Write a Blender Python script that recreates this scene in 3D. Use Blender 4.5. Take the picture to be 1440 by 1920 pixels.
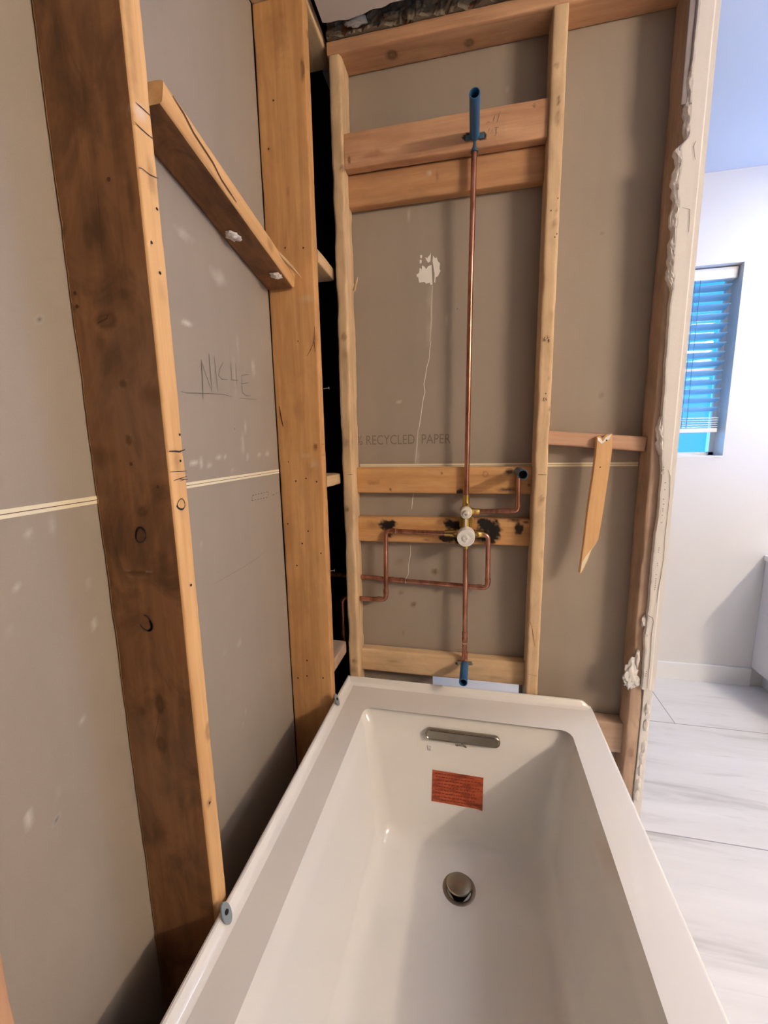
import bpy, bmesh, math, random
import numpy as np
from mathutils import Vector, Matrix, noise

# ------------------------------------------------------------------ scene
for o in list(bpy.data.objects): bpy.data.objects.remove(o)
SC = bpy.context.scene
COL = SC.collection

# ------------------------------------------------------------------ camera
CAM = Vector((0.4367, -1.3515, 1.2711))
CF = Vector((-0.20987413, 0.96370219, -0.16501798))
CR = Vector((0.9775831, 0.20974237, -0.01842358))
CU = Vector((-0.01685641, 0.16518542, 0.98611847))
FOC = 780.41
cd = bpy.data.cameras.new('camera'); cam = bpy.data.objects.new('camera', cd); COL.objects.link(cam)
cd.sensor_fit = 'HORIZONTAL'; cd.sensor_width = 36.0; cd.lens = 36.0*FOC/1440.0
cd.clip_start = 0.02; cd.clip_end = 60
m = Matrix.Identity(4)
for i in range(3):
    m[i][0] = CR[i]; m[i][1] = CU[i]; m[i][2] = -CF[i]; m[i][3] = CAM[i]
cam.matrix_world = m
SC.camera = cam

# ------------------------------------------------------------------ view, world, lights
SC.view_settings.view_transform = 'Standard'
SC.view_settings.look = 'None'
SC.view_settings.gamma = 1.0
SC.view_settings.use_curve_mapping = False
SC.view_settings.exposure = 1.42
W = bpy.data.worlds.new('world'); SC.world = W; W.use_nodes = True
W.node_tree.nodes['Background'].inputs[0].default_value = (0.075, 0.50, 0.98, 1)
W.node_tree.nodes['Background'].inputs[1].default_value = 0.56

def area(name, loc, target, sx, sy, power, color):
    l = bpy.data.lights.new(name, 'AREA'); l.shape = 'RECTANGLE'; l.size = sx; l.size_y = sy
    l.energy = power; l.color = color
    o = bpy.data.objects.new(name, l); COL.objects.link(o); o.location = loc
    o.rotation_euler = (Vector(target)-Vector(loc)).to_track_quat('-Z', 'Y').to_euler()
    return o
GLOBE_STRENGTH = 158.0
GLOBE_COLOR = (1.0, 0.85, 0.69)
# daylight coming through the window, sits outside the glass
area('window_daylight', (1.25, 1.70, 1.00), (1.45, 0.6, 1.95), 1.0, 0.9, 13, (0.20, 0.52, 1.0))
# added blue fill for the far ceiling, out of view at the right wall
area('side_blue_fill', (2.80, .42, 1.45), (2.25, .43, 2.42), 0.5, 0.8, 14, (0.10, 0.36, 1.0))
# added cool fill lamp at the passage ceiling, out of view
area('passage_fill_lamp', (2.15, 0.35, 2.385), (2.15, 0.35, 0), 0.35, 0.35, 3.5, (0.74, 0.86, 1.0))

# ------------------------------------------------------------------ helpers
def on_plane(px, py, ax, v):
    """point of the plane <ax>=v seen at a pixel of the photograph"""
    D = CF + CR*((px-720)/FOC) - CU*((py-960)/FOC)
    i = 'xyz'.index(ax); t = (v-CAM[i])/D[i]
    return CAM + D*t

def tag(o, label=None, cat=None, group=None, kind=None):
    if label: o['label'] = label
    if cat: o['category'] = cat
    if group: o['group'] = group
    if kind: o['kind'] = kind
    return o

def mesh_obj(name, verts, faces, mat=None, parent=None, smooth=False, colors=None):
    me = bpy.data.meshes.new(name)
    me.from_pydata([tuple(v) for v in verts], [], faces)
    if colors is not None:
        a = me.color_attributes.new('mark', 'FLOAT_COLOR', 'POINT')
        a.data.foreach_set('color', np.asarray(colors, dtype=np.float32).ravel())
    else:
        a = me.color_attributes.new('mark', 'FLOAT_COLOR', 'POINT')
        a.data.foreach_set('color', [0.0]*(4*len(me.vertices)))
    me.validate()
    if smooth: me.polygons.foreach_set('use_smooth', [True]*len(me.polygons))
    me.update()
    o = bpy.data.objects.new(name, me); COL.objects.link(o)
    if mat: me.materials.append(mat)
    if parent: o.parent = parent
    return o

def bm_obj(name, bm, mat, parent=None, smooth=False):
    me = bpy.data.meshes.new(name)
    bmesh.ops.recalc_face_normals(bm, faces=bm.faces)
    bm.to_mesh(me); bm.free()
    if smooth: me.polygons.foreach_set('use_smooth', [True]*len(me.polygons))
    o = bpy.data.objects.new(name, me); COL.objects.link(o)
    me.materials.append(mat)
    if parent: o.parent = parent
    return o

def empty(name, loc=(0, 0, 0)):
    o = bpy.data.objects.new(name, None); COL.objects.link(o); o.location = loc
    o.empty_display_size = .05
    return o

def keep(o, parent):
    """parent without moving (parents are unrotated, unscaled empties or meshes at their place)"""
    o.parent = parent
    o.matrix_parent_inverse = parent_matrix(parent).inverted()
    return o

def parent_matrix(p):
    mm = p.matrix_basis.copy()
    if p.parent: mm = parent_matrix(p.parent) @ p.matrix_parent_inverse @ mm
    return mm

def add_box(bm, x0, x1, y0, y1, z0, z1, bev=0.0):
    vs = [bm.verts.new((x, y, z)) for x in (x0, x1) for y in (y0, y1) for z in (z0, z1)]
    fs = [(0, 1, 3, 2), (4, 6, 7, 5), (0, 4, 5, 1), (2, 3, 7, 6), (0, 2, 6, 4), (1, 5, 7, 3)]
    nf = [bm.faces.new([vs[i] for i in f]) for f in fs]
    if bev:
        es = set(e for f in nf for e in f.edges)
        bmesh.ops.bevel(bm, geom=list(es), offset=bev, segments=2, profile=.6, affect='EDGES')

def box(name, x0, x1, y0, y1, z0, z1, mat, parent=None, bev=0.0):
    bm = bmesh.new(); add_box(bm, x0, x1, y0, y1, z0, z1, bev)
    o = bm_obj(name, bm, mat)
    if parent: keep(o, parent)
    return o

def tube_geo(pts, r, seg=16, cap=True, radii=None, corner=0.0):
    """verts, faces of a tube along a polyline, corners rounded"""
    P = [Vector(p) for p in pts]
    if corner > 0:
        Q = [P[0]]; 
        for i in range(1, len(P)-1):
            a = (P[i-1]-P[i]).normalized(); b = (P[i+1]-P[i]).normalized()
            A = P[i]+a*corner; B = P[i]+b*corner
            for k in range(7):
                t = k/6
                Q.append(A*(1-t)**2 + P[i]*2*t*(1-t) + B*t*t)
        Q.append(P[-1]); P = Q
    vs = []; fs = []; n = len(P)
    tan = [(P[min(i+1, n-1)]-P[max(i-1, 0)]).normalized() for i in range(n)]
    up = Vector((0, 0, 1)) if abs(tan[0].z) < .9 else Vector((1, 0, 0))
    u = tan[0].cross(up).normalized()
    for i in range(n):
        u = (u - tan[i]*u.dot(tan[i])).normalized(); w = tan[i].cross(u)
        rr = radii[i] if radii else r
        for k in range(seg):
            a = 2*math.pi*k/seg
            vs.append(P[i] + (u*math.cos(a)+w*math.sin(a))*rr)
    for i in range(n-1):
        for k in range(seg):
            k2 = (k+1) % seg
            fs.append((i*seg+k, i*seg+k2, (i+1)*seg+k2, (i+1)*seg+k))
    if cap:
        fs.append(tuple(range(seg-1, -1, -1))); fs.append(tuple((n-1)*seg+k for k in range(seg)))
    return vs, fs

def join_geo(parts):
    V = []; Fc = []
    for vs, fs in parts:
        b = len(V); V += list(vs); Fc += [tuple(i+b for i in f) for f in fs]
    return V, Fc

def lathe_geo(origin, axis, prof, seg=28):
    """profile = [(distance along axis, radius)...]"""
    o = Vector(origin); ax = Vector(axis).normalized()
    up = Vector((0, 0, 1)) if abs(ax.z) < .9 else Vector((1, 0, 0))
    u = ax.cross(up).normalized(); w = ax.cross(u)
    vs = []; fs = []
    for d, r in prof:
        for k in range(seg):
            a = 2*math.pi*k/seg
            vs.append(o + ax*d + (u*math.cos(a)+w*math.sin(a))*max(r, 1e-5))
    for i in range(len(prof)-1):
        for k in range(seg):
            k2 = (k+1) % seg
            fs.append((i*seg+k, (i+1)*seg+k, (i+1)*seg+k2, i*seg+k2))
    return vs, fs

def geo_obj(name, geo, mat, parent=None, smooth=True):
    o = mesh_obj(name, geo[0], geo[1], mat, None, smooth)
    bm = bmesh.new(); bm.from_mesh(o.data); bmesh.ops.recalc_face_normals(bm, faces=bm.faces)
    if smooth:
        for e in bm.edges:
            if len(e.link_faces) == 2 and e.calc_face_angle(0) > math.radians(38): e.smooth = False
    bm.to_mesh(o.data); bm.free()
    if parent: keep(o, parent)
    return o

def ribbon_geo(lines, width, normal, lift=.0004, taper=True):
    n = Vector(normal).normalized(); V = []; Fc = []
    for ln in lines:
        P = [Vector(p) for p in ln]; b = len(V)
        for i, p in enumerate(P):
            t = (P[min(i+1, len(P)-1)]-P[max(i-1, 0)]).normalized()
            s = t.cross(n).normalized()
            w = width*.5*(1.0 if not taper else (.55 if i in (0, len(P)-1) else 1.0))
            V += [p+n*lift+s*w, p+n*lift-s*w]
        for i in range(len(P)-1):
            Fc.append((b+2*i, b+2*i+1, b+2*i+3, b+2*i+2))
    return V, Fc

def absorb(parent, geo, mat):
    """add surface marks to the mesh of the part they lie on"""
    inv = parent_matrix(parent).inverted(); me = parent.data
    if mat.name not in me.materials: me.materials.append(mat)
    mi = [q.name for q in me.materials].index(mat.name)
    bm = bmesh.new(); bm.from_mesh(me)
    vs = [bm.verts.new(inv @ Vector(v)) for v in geo[0]]
    for f in geo[1]:
        q = bm.faces.new([vs[i] for i in f]); q.material_index = mi
    bm.to_mesh(me); bm.free(); return parent

WORDS = ('pencil_word', 'handwriting', 'printed_words')
def strokes(name, pix, ax, val, normal, width, mat, parent, lift=.0012):
    """hand-drawn lines lying on a flat face"""
    L = [[on_plane(x, y, ax, val) for x, y in ln] for ln in pix]
    g = ribbon_geo(L, width, normal, lift)
    if name not in WORDS and parent.type == 'MESH': return absorb(parent, g, mat)
    o = mesh_obj(name, *g, mat)
    keep(o, parent); return o

def discs(name, pix, ax, val, normal, mat, parent, lift=.0013):
    n = Vector(normal); u = n.orthogonal().normalized(); w = n.cross(u)
    V = []; Fc = []
    for x, y, r in pix:
        c = on_plane(x, y, ax, val)+n*lift; b = len(V)
        for k in range(9):
            a = 2*math.pi*k/9; rr = r*(1+.25*noise.noise(Vector((x+math.cos(a), y+math.sin(a), 0))))
            V.append(c+(u*math.cos(a)+w*math.sin(a))*rr)
        Fc.append(tuple(range(b, b+9)))
    if parent.type == 'MESH': return absorb(parent, (V, Fc), mat)
    o = mesh_obj(name, V, Fc, mat); keep(o, parent); return o

# ------------------------------------------------------------------ materials
def srgb(r, g, b):
    f = lambda c: (c/255/12.92) if c/255 <= .04045 else ((c/255+.055)/1.055)**2.4
    return (f(r), f(g), f(b), 1)

def new_mat(name):
    mt = bpy.data.materials.new(name); mt.use_nodes = True
    nt = mt.node_tree; return mt, nt, nt.nodes['Principled BSDF']

def nd(nt, t, **kw):
    n = nt.nodes.new(t)
    for k, v in kw.items(): setattr(n, k, v)
    return n

def mix(nt, fac, a, b, typ='MIX'):
    n = nd(nt, 'ShaderNodeMix', data_type='RGBA', blend_type=typ)
    for inp, v in ((n.inputs[0], fac), (n.inputs[6], a), (n.inputs[7], b)):
        if hasattr(v, 'is_output'): nt.links.new(v, inp)
        else: inp.default_value = v
    return n.outputs[2]

def ramp(nt, fac, stops):
    r = nd(nt, 'ShaderNodeValToRGB'); e = r.color_ramp.elements
    e[0].position, e[0].color = stops[0]; e[1].position, e[1].color = stops[-1]
    for p, c in stops[1:-1]:
        q = e.new(p); q.color = c
    nt.links.new(fac, r.inputs[0]); return r.outputs[0]

def noise_tex(nt, vec, scale, detail=3, rough=.5, dist=0):
    n = nd(nt, 'ShaderNodeTexNoise'); n.inputs['Scale'].default_value = scale
    n.inputs['Detail'].default_value = detail; n.inputs['Roughness'].default_value = rough
    n.inputs['Distortion'].default_value = dist
    nt.links.new(vec, n.inputs['Vector']); return n.outputs['Fac']

def mapped(nt, scale, loc=(0, 0, 0)):
    tc = nd(nt, 'ShaderNodeTexCoord'); mp = nd(nt, 'ShaderNodeMapping')
    mp.inputs['Scale'].default_value = scale; mp.inputs['Location'].default_value = loc
    nt.links.new(tc.outputs['Object'], mp.inputs['Vector']); return mp.outputs[0]

def bump(nt, bs, h, strength, dist=.002):
    b = nd(nt, 'ShaderNodeBump'); b.inputs['Strength'].default_value = strength
    b.inputs['Distance'].default_value = dist
    nt.links.new(h, b.inputs['Height']); nt.links.new(b.outputs[0], bs.inputs['Normal'])

def plain(name, col, rough=.6, metal=0, spec=.5, bumpy=0, var=0):
    mt, nt, bs = new_mat(name)
    bs.inputs['Base Color'].default_value = col; bs.inputs['Roughness'].default_value = rough
    bs.inputs['Metallic'].default_value = metal; bs.inputs['Specular IOR Level'].default_value = spec
    v = mapped(nt, (1, 1, 1))
    if var:
        f = noise_tex(nt, v, 14, 4, .6)
        c = mix(nt, f, tuple(x*(1-var) for x in col[:3])+(1,), tuple(min(1, x*(1+var)) for x in col[:3])+(1,))
        nt.links.new(c, bs.inputs['Base Color'])
    if bumpy: bump(nt, bs, noise_tex(nt, v, 90, 4, .6), bumpy)
    return mt

def wood(name, dark, light, ring=None, seed=0, grain=1.0, dirt=0.0):
    """sawn softwood, grain along local Z, with the marks painted per vertex"""
    mt, nt, bs = new_mat(name)
    v = mapped(nt, (1, 1, .05), (seed*3.7, seed*1.3, seed*.9))
    g1 = noise_tex(nt, v, 42, 5, .62, .6)
    v2 = mapped(nt, (1, 1, .18), (seed*1.7, seed*2.3, seed))
    g2 = noise_tex(nt, v2, 9, 3, .5, 1.2)
    v3 = mapped(nt, (1, 1, .02), (seed, 0, 0)); g3 = noise_tex(nt, v3, 190, 3, .6)
    mid = tuple((dark[i]+light[i])/2 for i in range(3))+(1,)
    c = ramp(nt, g1, [(.30, dark), (.5, mid), (.68, light)])
    c = mix(nt, .45*grain, c, ramp(nt, g2, [(.32, dark), (.66, light)]))
    dk = tuple(x*.72 for x in dark[:3])+(1,)
    c = mix(nt, ramp(nt, g3, [(.60, (0, 0, 0, 1)), (.75, (.35*grain, .35*grain, .35*grain, 1))]), c, dk)
    if dirt:
        vd = mapped(nt, (1, 1, .55), (seed, seed, seed)); gd = noise_tex(nt, vd, 13, 5, .62, .8)
        c = mix(nt, ramp(nt, gd, [(.42, (0, 0, 0, 1)), (.70, (dirt, dirt, dirt, 1))]), c, (.055, .028, .016, 1))
        gl_ = noise_tex(nt, vd, 5, 3, .5)
        c = mix(nt, ramp(nt, gl_, [(.50, (0, 0, 0, 1)), (.75, (.45*dirt, .45*dirt, .45*dirt, 1))]), c, (.30, .19, .12, 1))
    at = nd(nt, 'ShaderNodeAttribute', attribute_name='mark')
    c = mix(nt, at.outputs['Alpha'], c, at.outputs['Color'])
    nt.links.new(c, bs.inputs['Base Color'])
    bs.inputs['Roughness'].default_value = .62; bs.inputs['Specular IOR Level'].default_value = .3
    bump(nt, bs, g1, .25, .0015)
    return mt

def drywall_paper(name, col, col2):
    mt, nt, bs = new_mat(name)
    v = mapped(nt, (1, 1, 1))
    f = noise_tex(nt, v, 3.0, 4, .55); f2 = noise_tex(nt, v, 420, 2, .6)
    v3 = mapped(nt, (1, 1, .15)); f3 = noise_tex(nt, v3, 16, 3, .5)
    c = mix(nt, f, col, col2)
    c = mix(nt, ramp(nt, f3, [(.35, (0, 0, 0, 1)), (.75, (.22, .22, .22, 1))]), c, tuple(x*.82 for x in col[:3])+(1,))
    c = mix(nt, ramp(nt, f2, [(.3, (0, 0, 0, 1)), (.75, (.14, .14, .14, 1))]), c, tuple(x*.7 for x in col[:3])+(1,))
    at = nd(nt, 'ShaderNodeAttribute', attribute_name='mark')
    c = mix(nt, at.outputs['Alpha'], c, at.outputs['Color'])
    nt.links.new(c, bs.inputs['Base Color'])
    bs.inputs['Roughness'].default_value = .8; bs.inputs['Specular IOR Level'].default_value = .25
    bump(nt, bs, f2, .12, .0008)
    return mt

M = {}
WD, WL = (.40, .205, .085, 1), (.66, .42, .215, 1)
M['pine_a'] = wood('pine_fresh', (.56, .30, .115, 1), (.80, .50, .235, 1), seed=1, grain=.8)
M['pine_b'] = wood('pine_orange', (.47, .225, .08, 1), (.72, .42, .185, 1), seed=2, grain=.7, dirt=.15)
M['pine_c'] = wood('pine_grey', (.54, .36, .195, 1), (.82, .60, .37, 1), seed=3, dirt=.22)
M['pine_d'] = wood('pine_red', (.42, .205, .11, 1), (.68, .41, .24, 1), seed=4, dirt=.2)
M['pine_e'] = wood('pine_aged', (.36, .24, .165, 1), (.56, .41, .30, 1), seed=5, dirt=.3)
M['pine_dk'] = wood('pine_brown_side', (.20, .090, .036, 1), (.32, .155, .066, 1), seed=6, grain=.5, dirt=.75)  # dirty brown, darkened further to paint in side and underside shade
M['pine_block'] = wood('pine_block', (.40, .195, .09, 1), (.60, .34, .17, 1), seed=7, dirt=.2)
M['stick'] = wood('cedar_stick', (.58, .32, .14, 1), (.74, .46, .22, 1), seed=8, grain=.35)
M['paper'] = drywall_paper('drywall_grey_paper', (.325, .272, .220, 1), (.385, .327, .270, 1))
M['paper_end'] = drywall_paper('drywall_grey_paper_end', (.325, .270, .218, 1), (.385, .325, .266, 1))
M['edge'] = plain('drywall_cream_edge', (.80, .72, .52, 1), .7, var=.08)
M['white_wall'] = plain('white_painted_wall', (.74, .73, .725, 1), .55, bumpy=.06)
M['ceiling'] = plain('ceiling_paint', (.72, .68, .66, 1), .8, bumpy=.3, var=.06)
M['ceiling_far'] = plain('ceiling_paint_far', (.70, .72, .76, 1), .8, bumpy=.1)  # bluer than the main ceiling, blue daylight tint put into the colour
M['beige_wall'] = plain('beige_painted_wall', (.50, .46, .41, 1), .6)  # for unseen walls, kept darker to cut bounced light
M['trim'] = plain('white_trim', (.84, .84, .84, 1), .35)
M['gypsum'] = plain('broken_gypsum', (.74, .70, .66, 1), .9, bumpy=.7, var=.15)
M['gypsum_strip'] = plain('mudded_drywall', (.74, .71, .68, 1), .75, bumpy=.2, var=.05)
M['mortar'] = plain('old_mortar', (.20, .155, .11, 1), .95, bumpy=1.0, var=.5)
M['dark'] = plain('shaft_dark', (.012, .008, .006, 1), .95)  # near-black, stands in for shade inside the shaft
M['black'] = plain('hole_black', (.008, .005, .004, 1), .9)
M['ink'] = plain('marker_ink', (.03, .018, .015, 1), .6)
M['pencil'] = plain('pencil_mark', (.11, .10, .08, 1), .7)
M['printing'] = plain('printed_ink', (.20, .15, .115, 1), .8)
M['crack'] = plain('wood_crack', (.10, .035, .015, 1), .8)
M['white_paint'] = plain('paint_splash', (.85, .82, .76, 1), .6, var=.05)
M['chalk'] = plain('water_streak', (.56, .50, .42, 1), .7, var=.1)
M['acrylic'] = plain('tub_acrylic', (.80, .775, .73, 1), .13, spec=.5)
M['brass'] = plain('brass', (.62, .43, .14, 1), .28, metal=1, var=.25)
M['solder'] = plain('solder', (.72, .66, .58, 1), .3, metal=1)
M['nickel'] = plain('brushed_nickel', (.34, .31, .25, 1), .30, metal=1, var=.15)
M['nickel_b'] = plain('polished_nickel', (.55, .51, .44, 1), .2, metal=1)
M['plastic'] = plain('white_nylon', (.80, .78, .74, 1), .4, spec=.5)
M['plastic2'] = plain('milky_nylon', (.72, .68, .60, 1), .35)
M['blue'] = plain('blue_pvc', (.018, .115, .27, 1), .38, var=.2)
M['blue_grey'] = plain('blue_grey_pvc', (.05, .10, .15, 1), .42, var=.2)
M['clip'] = plain('clip_plastic', (.22, .26, .28, 1), .3)
M['vinyl'] = plain('window_vinyl', (.78, .79, .80, 1), .35)
M['cord'] = plain('blind_cord', (.10, .22, .28, 1), .8)
M['cabinet'] = plain('cabinet_white', (.80, .80, .81, 1), .35)
M['steel'] = plain('nail_steel', (.55, .53, .5, 1), .35, metal=1)
M['bead_metal'] = plain('corner_bead', (.70, .655, .60, 1), .55, var=.05)

mt, nt, bs = new_mat('copper'); M['copper'] = mt
v = mapped(nt, (1, 1, .3)); f = noise_tex(nt, v, 40, 4, .6)
c = ramp(nt, f, [(.3, (.24, .095, .06, 1)), (.52, (.46, .215, .145, 1)), (.75, (.64, .36, .27, 1))])
nt.links.new(c, bs.inputs['Base Color']); bs.inputs['Metallic'].default_value = .9; bs.inputs['Roughness'].default_value = .30
bump(nt, bs, f, .05)

# sticker: orange vinyl with dark red smudgy print
mt, nt, bs = new_mat('warning_sticker'); M['sticker'] = mt
v = mapped(nt, (1, 1, 4.5)); f = noise_tex(nt, v, 20, 4, .6)
v2 = mapped(nt, (1, 1, 1)); f2 = noise_tex(nt, v2, 160, 3, .6)
c = ramp(nt, f, [(.40, (.27, .045, .014, 1)), (.52, (.47, .09, .028, 1)), (.64, (.50, .11, .035, 1))])
c = mix(nt, ramp(nt, f2, [(.45, (0, 0, 0, 1)), (.7, (.4, .4, .4, 1))]), c, (.25, .04, .012, 1))
nt.links.new(c, bs.inputs['Base Color']); bs.inputs['Roughness'].default_value = .45

# thin window glass
mt, nt, bs = new_mat('window_glass'); M['glass'] = mt
tr = nd(nt, 'ShaderNodeBsdfTransparent'); tr.inputs[0].default_value = (.85, .95, 1, 1)
gl = nd(nt, 'ShaderNodeBsdfGlossy'); gl.inputs['Roughness'].default_value = .02
mx = nd(nt, 'ShaderNodeMixShader'); fr = nd(nt, 'ShaderNodeFresnel'); fr.inputs[0].default_value = 1.6
nt.links.new(fr.outputs[0], mx.inputs[0]); nt.links.new(tr.outputs[0], mx.inputs[1]); nt.links.new(gl.outputs[0], mx.inputs[2])
nt.links.new(mx.outputs[0], nt.nodes['Material Output'].inputs[0])

# translucent white blind slats, blue of the daylight tinted into their colour
mt, nt, bs = new_mat('blind_slat'); M['slat'] = mt
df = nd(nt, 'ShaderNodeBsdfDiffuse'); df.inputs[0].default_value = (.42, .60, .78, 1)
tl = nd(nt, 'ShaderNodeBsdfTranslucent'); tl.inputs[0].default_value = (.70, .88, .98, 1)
mx = nd(nt, 'ShaderNodeMixShader'); mx.inputs[0].default_value = .72
nt.links.new(df.outputs[0], mx.inputs[1]); nt.links.new(tl.outputs[0], mx.inputs[2])
nt.links.new(mx.outputs[0], nt.nodes['Material Output'].inputs[0])

# lit globe bulbs
mt, nt, bs = new_mat('lit_globe'); M['globe'] = mt
bs.inputs['Emission Color'].default_value = GLOBE_COLOR+(1,)
bs.inputs['Emission Strength'].default_value = GLOBE_STRENGTH
mt, nt, bs = new_mat('lit_diffuser'); M['diffuser'] = mt
bs.inputs['Emission Color'].default_value = (1, .9, .78, 1); bs.inputs['Emission Strength'].default_value = 3  # glow of the added passage fill light

# floor tile: long pale porcelain planks with grey streaks
mt, nt, bs = new_mat('floor_tile'); M['tile'] = mt
tc = nd(nt, 'ShaderNodeTexCoord'); sp = nd(nt, 'ShaderNodeSeparateXYZ'); nt.links.new(tc.outputs['Object'], sp.inputs[0])
def mth(op, a, b=None):
    n = nd(nt, 'ShaderNodeMath', operation=op)
    for i, v_ in enumerate((a, b)):
        if v_ is None: continue
        if hasattr(v_, 'is_output'): nt.links.new(v_, n.inputs[i])
        else: n.inputs[i].default_value = v_
    return n.outputs[0]
yy = mth('DIVIDE', mth('ADD', sp.outputs[1], .030), .60)
row = mth('FLOOR', yy); fy = mth('FRACT', yy)
xo = mth('ADD', mth('SUBTRACT', sp.outputs[0], .830), mth('MULTIPLY', row, -.51))
xx = mth('DIVIDE', xo, 1.2); cx_ = mth('FLOOR', xx); fx = mth('FRACT', xx)
dy = mth('MULTIPLY', mth('MINIMUM', fy, mth('SUBTRACT', 1, fy)), .60)
dx = mth('MULTIPLY', mth('MINIMUM', fx, mth('SUBTRACT', 1, fx)), 1.2)
gr = mth('LESS_THAN', mth('MINIMUM', dx, dy), .0020)
cmb = nd(nt, 'ShaderNodeCombineXYZ')
nt.links.new(mth('MULTIPLY', sp.outputs[0], .10), cmb.inputs[0])
nt.links.new(mth('ADD', sp.outputs[1], mth('MULTIPLY', row, 3.3)), cmb.inputs[1])
nt.links.new(mth('ADD', cx_, mth('MULTIPLY', row, 1.7)), cmb.inputs[2])
n1 = noise_tex(nt, cmb.outputs[0], 9, 5, .62, .5); n2 = noise_tex(nt, cmb.outputs[0], 30, 4, .6, .4)
c = ramp(nt, n1, [(.30, (.50, .49, .48, 1)), (.44, (.72, .71, .705, 1)), (.7, (.79, .785, .785, 1))])
c = mix(nt, ramp(nt, n2, [(.30, (.35, .35, .35, 1)), (.40, (0, 0, 0, 1))]), c, (.45, .44, .44, 1))
c = mix(nt, gr, c, (.33, .32, .33, 1))
nt.links.new(c, bs.inputs['Base Color']); bs.inputs['Roughness'].default_value = .42
bs.inputs['Specular IOR Level'].default_value = .4

# ------------------------------------------------------------------ marks painted per vertex (knots, stains, dirt)
KNOT = ((.13, .05, .018), .9)
def paint(world, marks):
    """world: (N,3) array. marks: list of (centre, radius xyz, rgb, alpha, kind)"""
    n = len(world); col = np.zeros((n, 4), np.float32)
    col[:, :3] = .5
    for c, r, rgb, al, kind in marks:
        d = (world-np.array(c))/np.array(r)
        q = np.sqrt((d**2).sum(1)); idx = np.nonzero(q < 1.6)[0]
        for i in idx:
            w = Vector(world[i]); nz = noise.noise(w*45)*.35 + noise.noise(w*130)*.25
            k = q[i]+nz*(1.0 if kind != 'knot' else .3)
            if kind == 'knot':
                a = al*max(0, 1-abs(k-.62)/.42)*1.0 if k > .62 else al*(.55+.45*k/.62)
            elif kind == 'ring':
                a = al*min(1, 1.6*max(0, 1-abs(k-.74)/.26))
            elif kind == 'burn':
                a = al*min(1, max(0, (1.02-k)/.35))
            elif kind == 'hard':
                a = al*min(1, max(0, (1-k)/.12))
            else:
                a = al*min(1, max(0, (1.05-k)/.8))
            if col[i, 3] == 0: col[i, :3] = rgb
            if a > col[i, 3]:
                col[i, :3] = rgb; col[i, 3] = a
            elif a > 0 and col[i, 3] < .95:
                col[i, :3] = [col[i, j]*(1-a)+rgb[j]*a for j in range(3)]
    return col

SIDES = {}
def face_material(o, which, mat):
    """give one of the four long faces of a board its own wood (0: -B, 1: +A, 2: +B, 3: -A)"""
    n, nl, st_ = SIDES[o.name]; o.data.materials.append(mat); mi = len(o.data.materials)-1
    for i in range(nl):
        for j in range(st_[which], st_[which+1]-2 if which < 3 else n-1): o.data.polygons[i*n+j].material_index = mi

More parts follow.
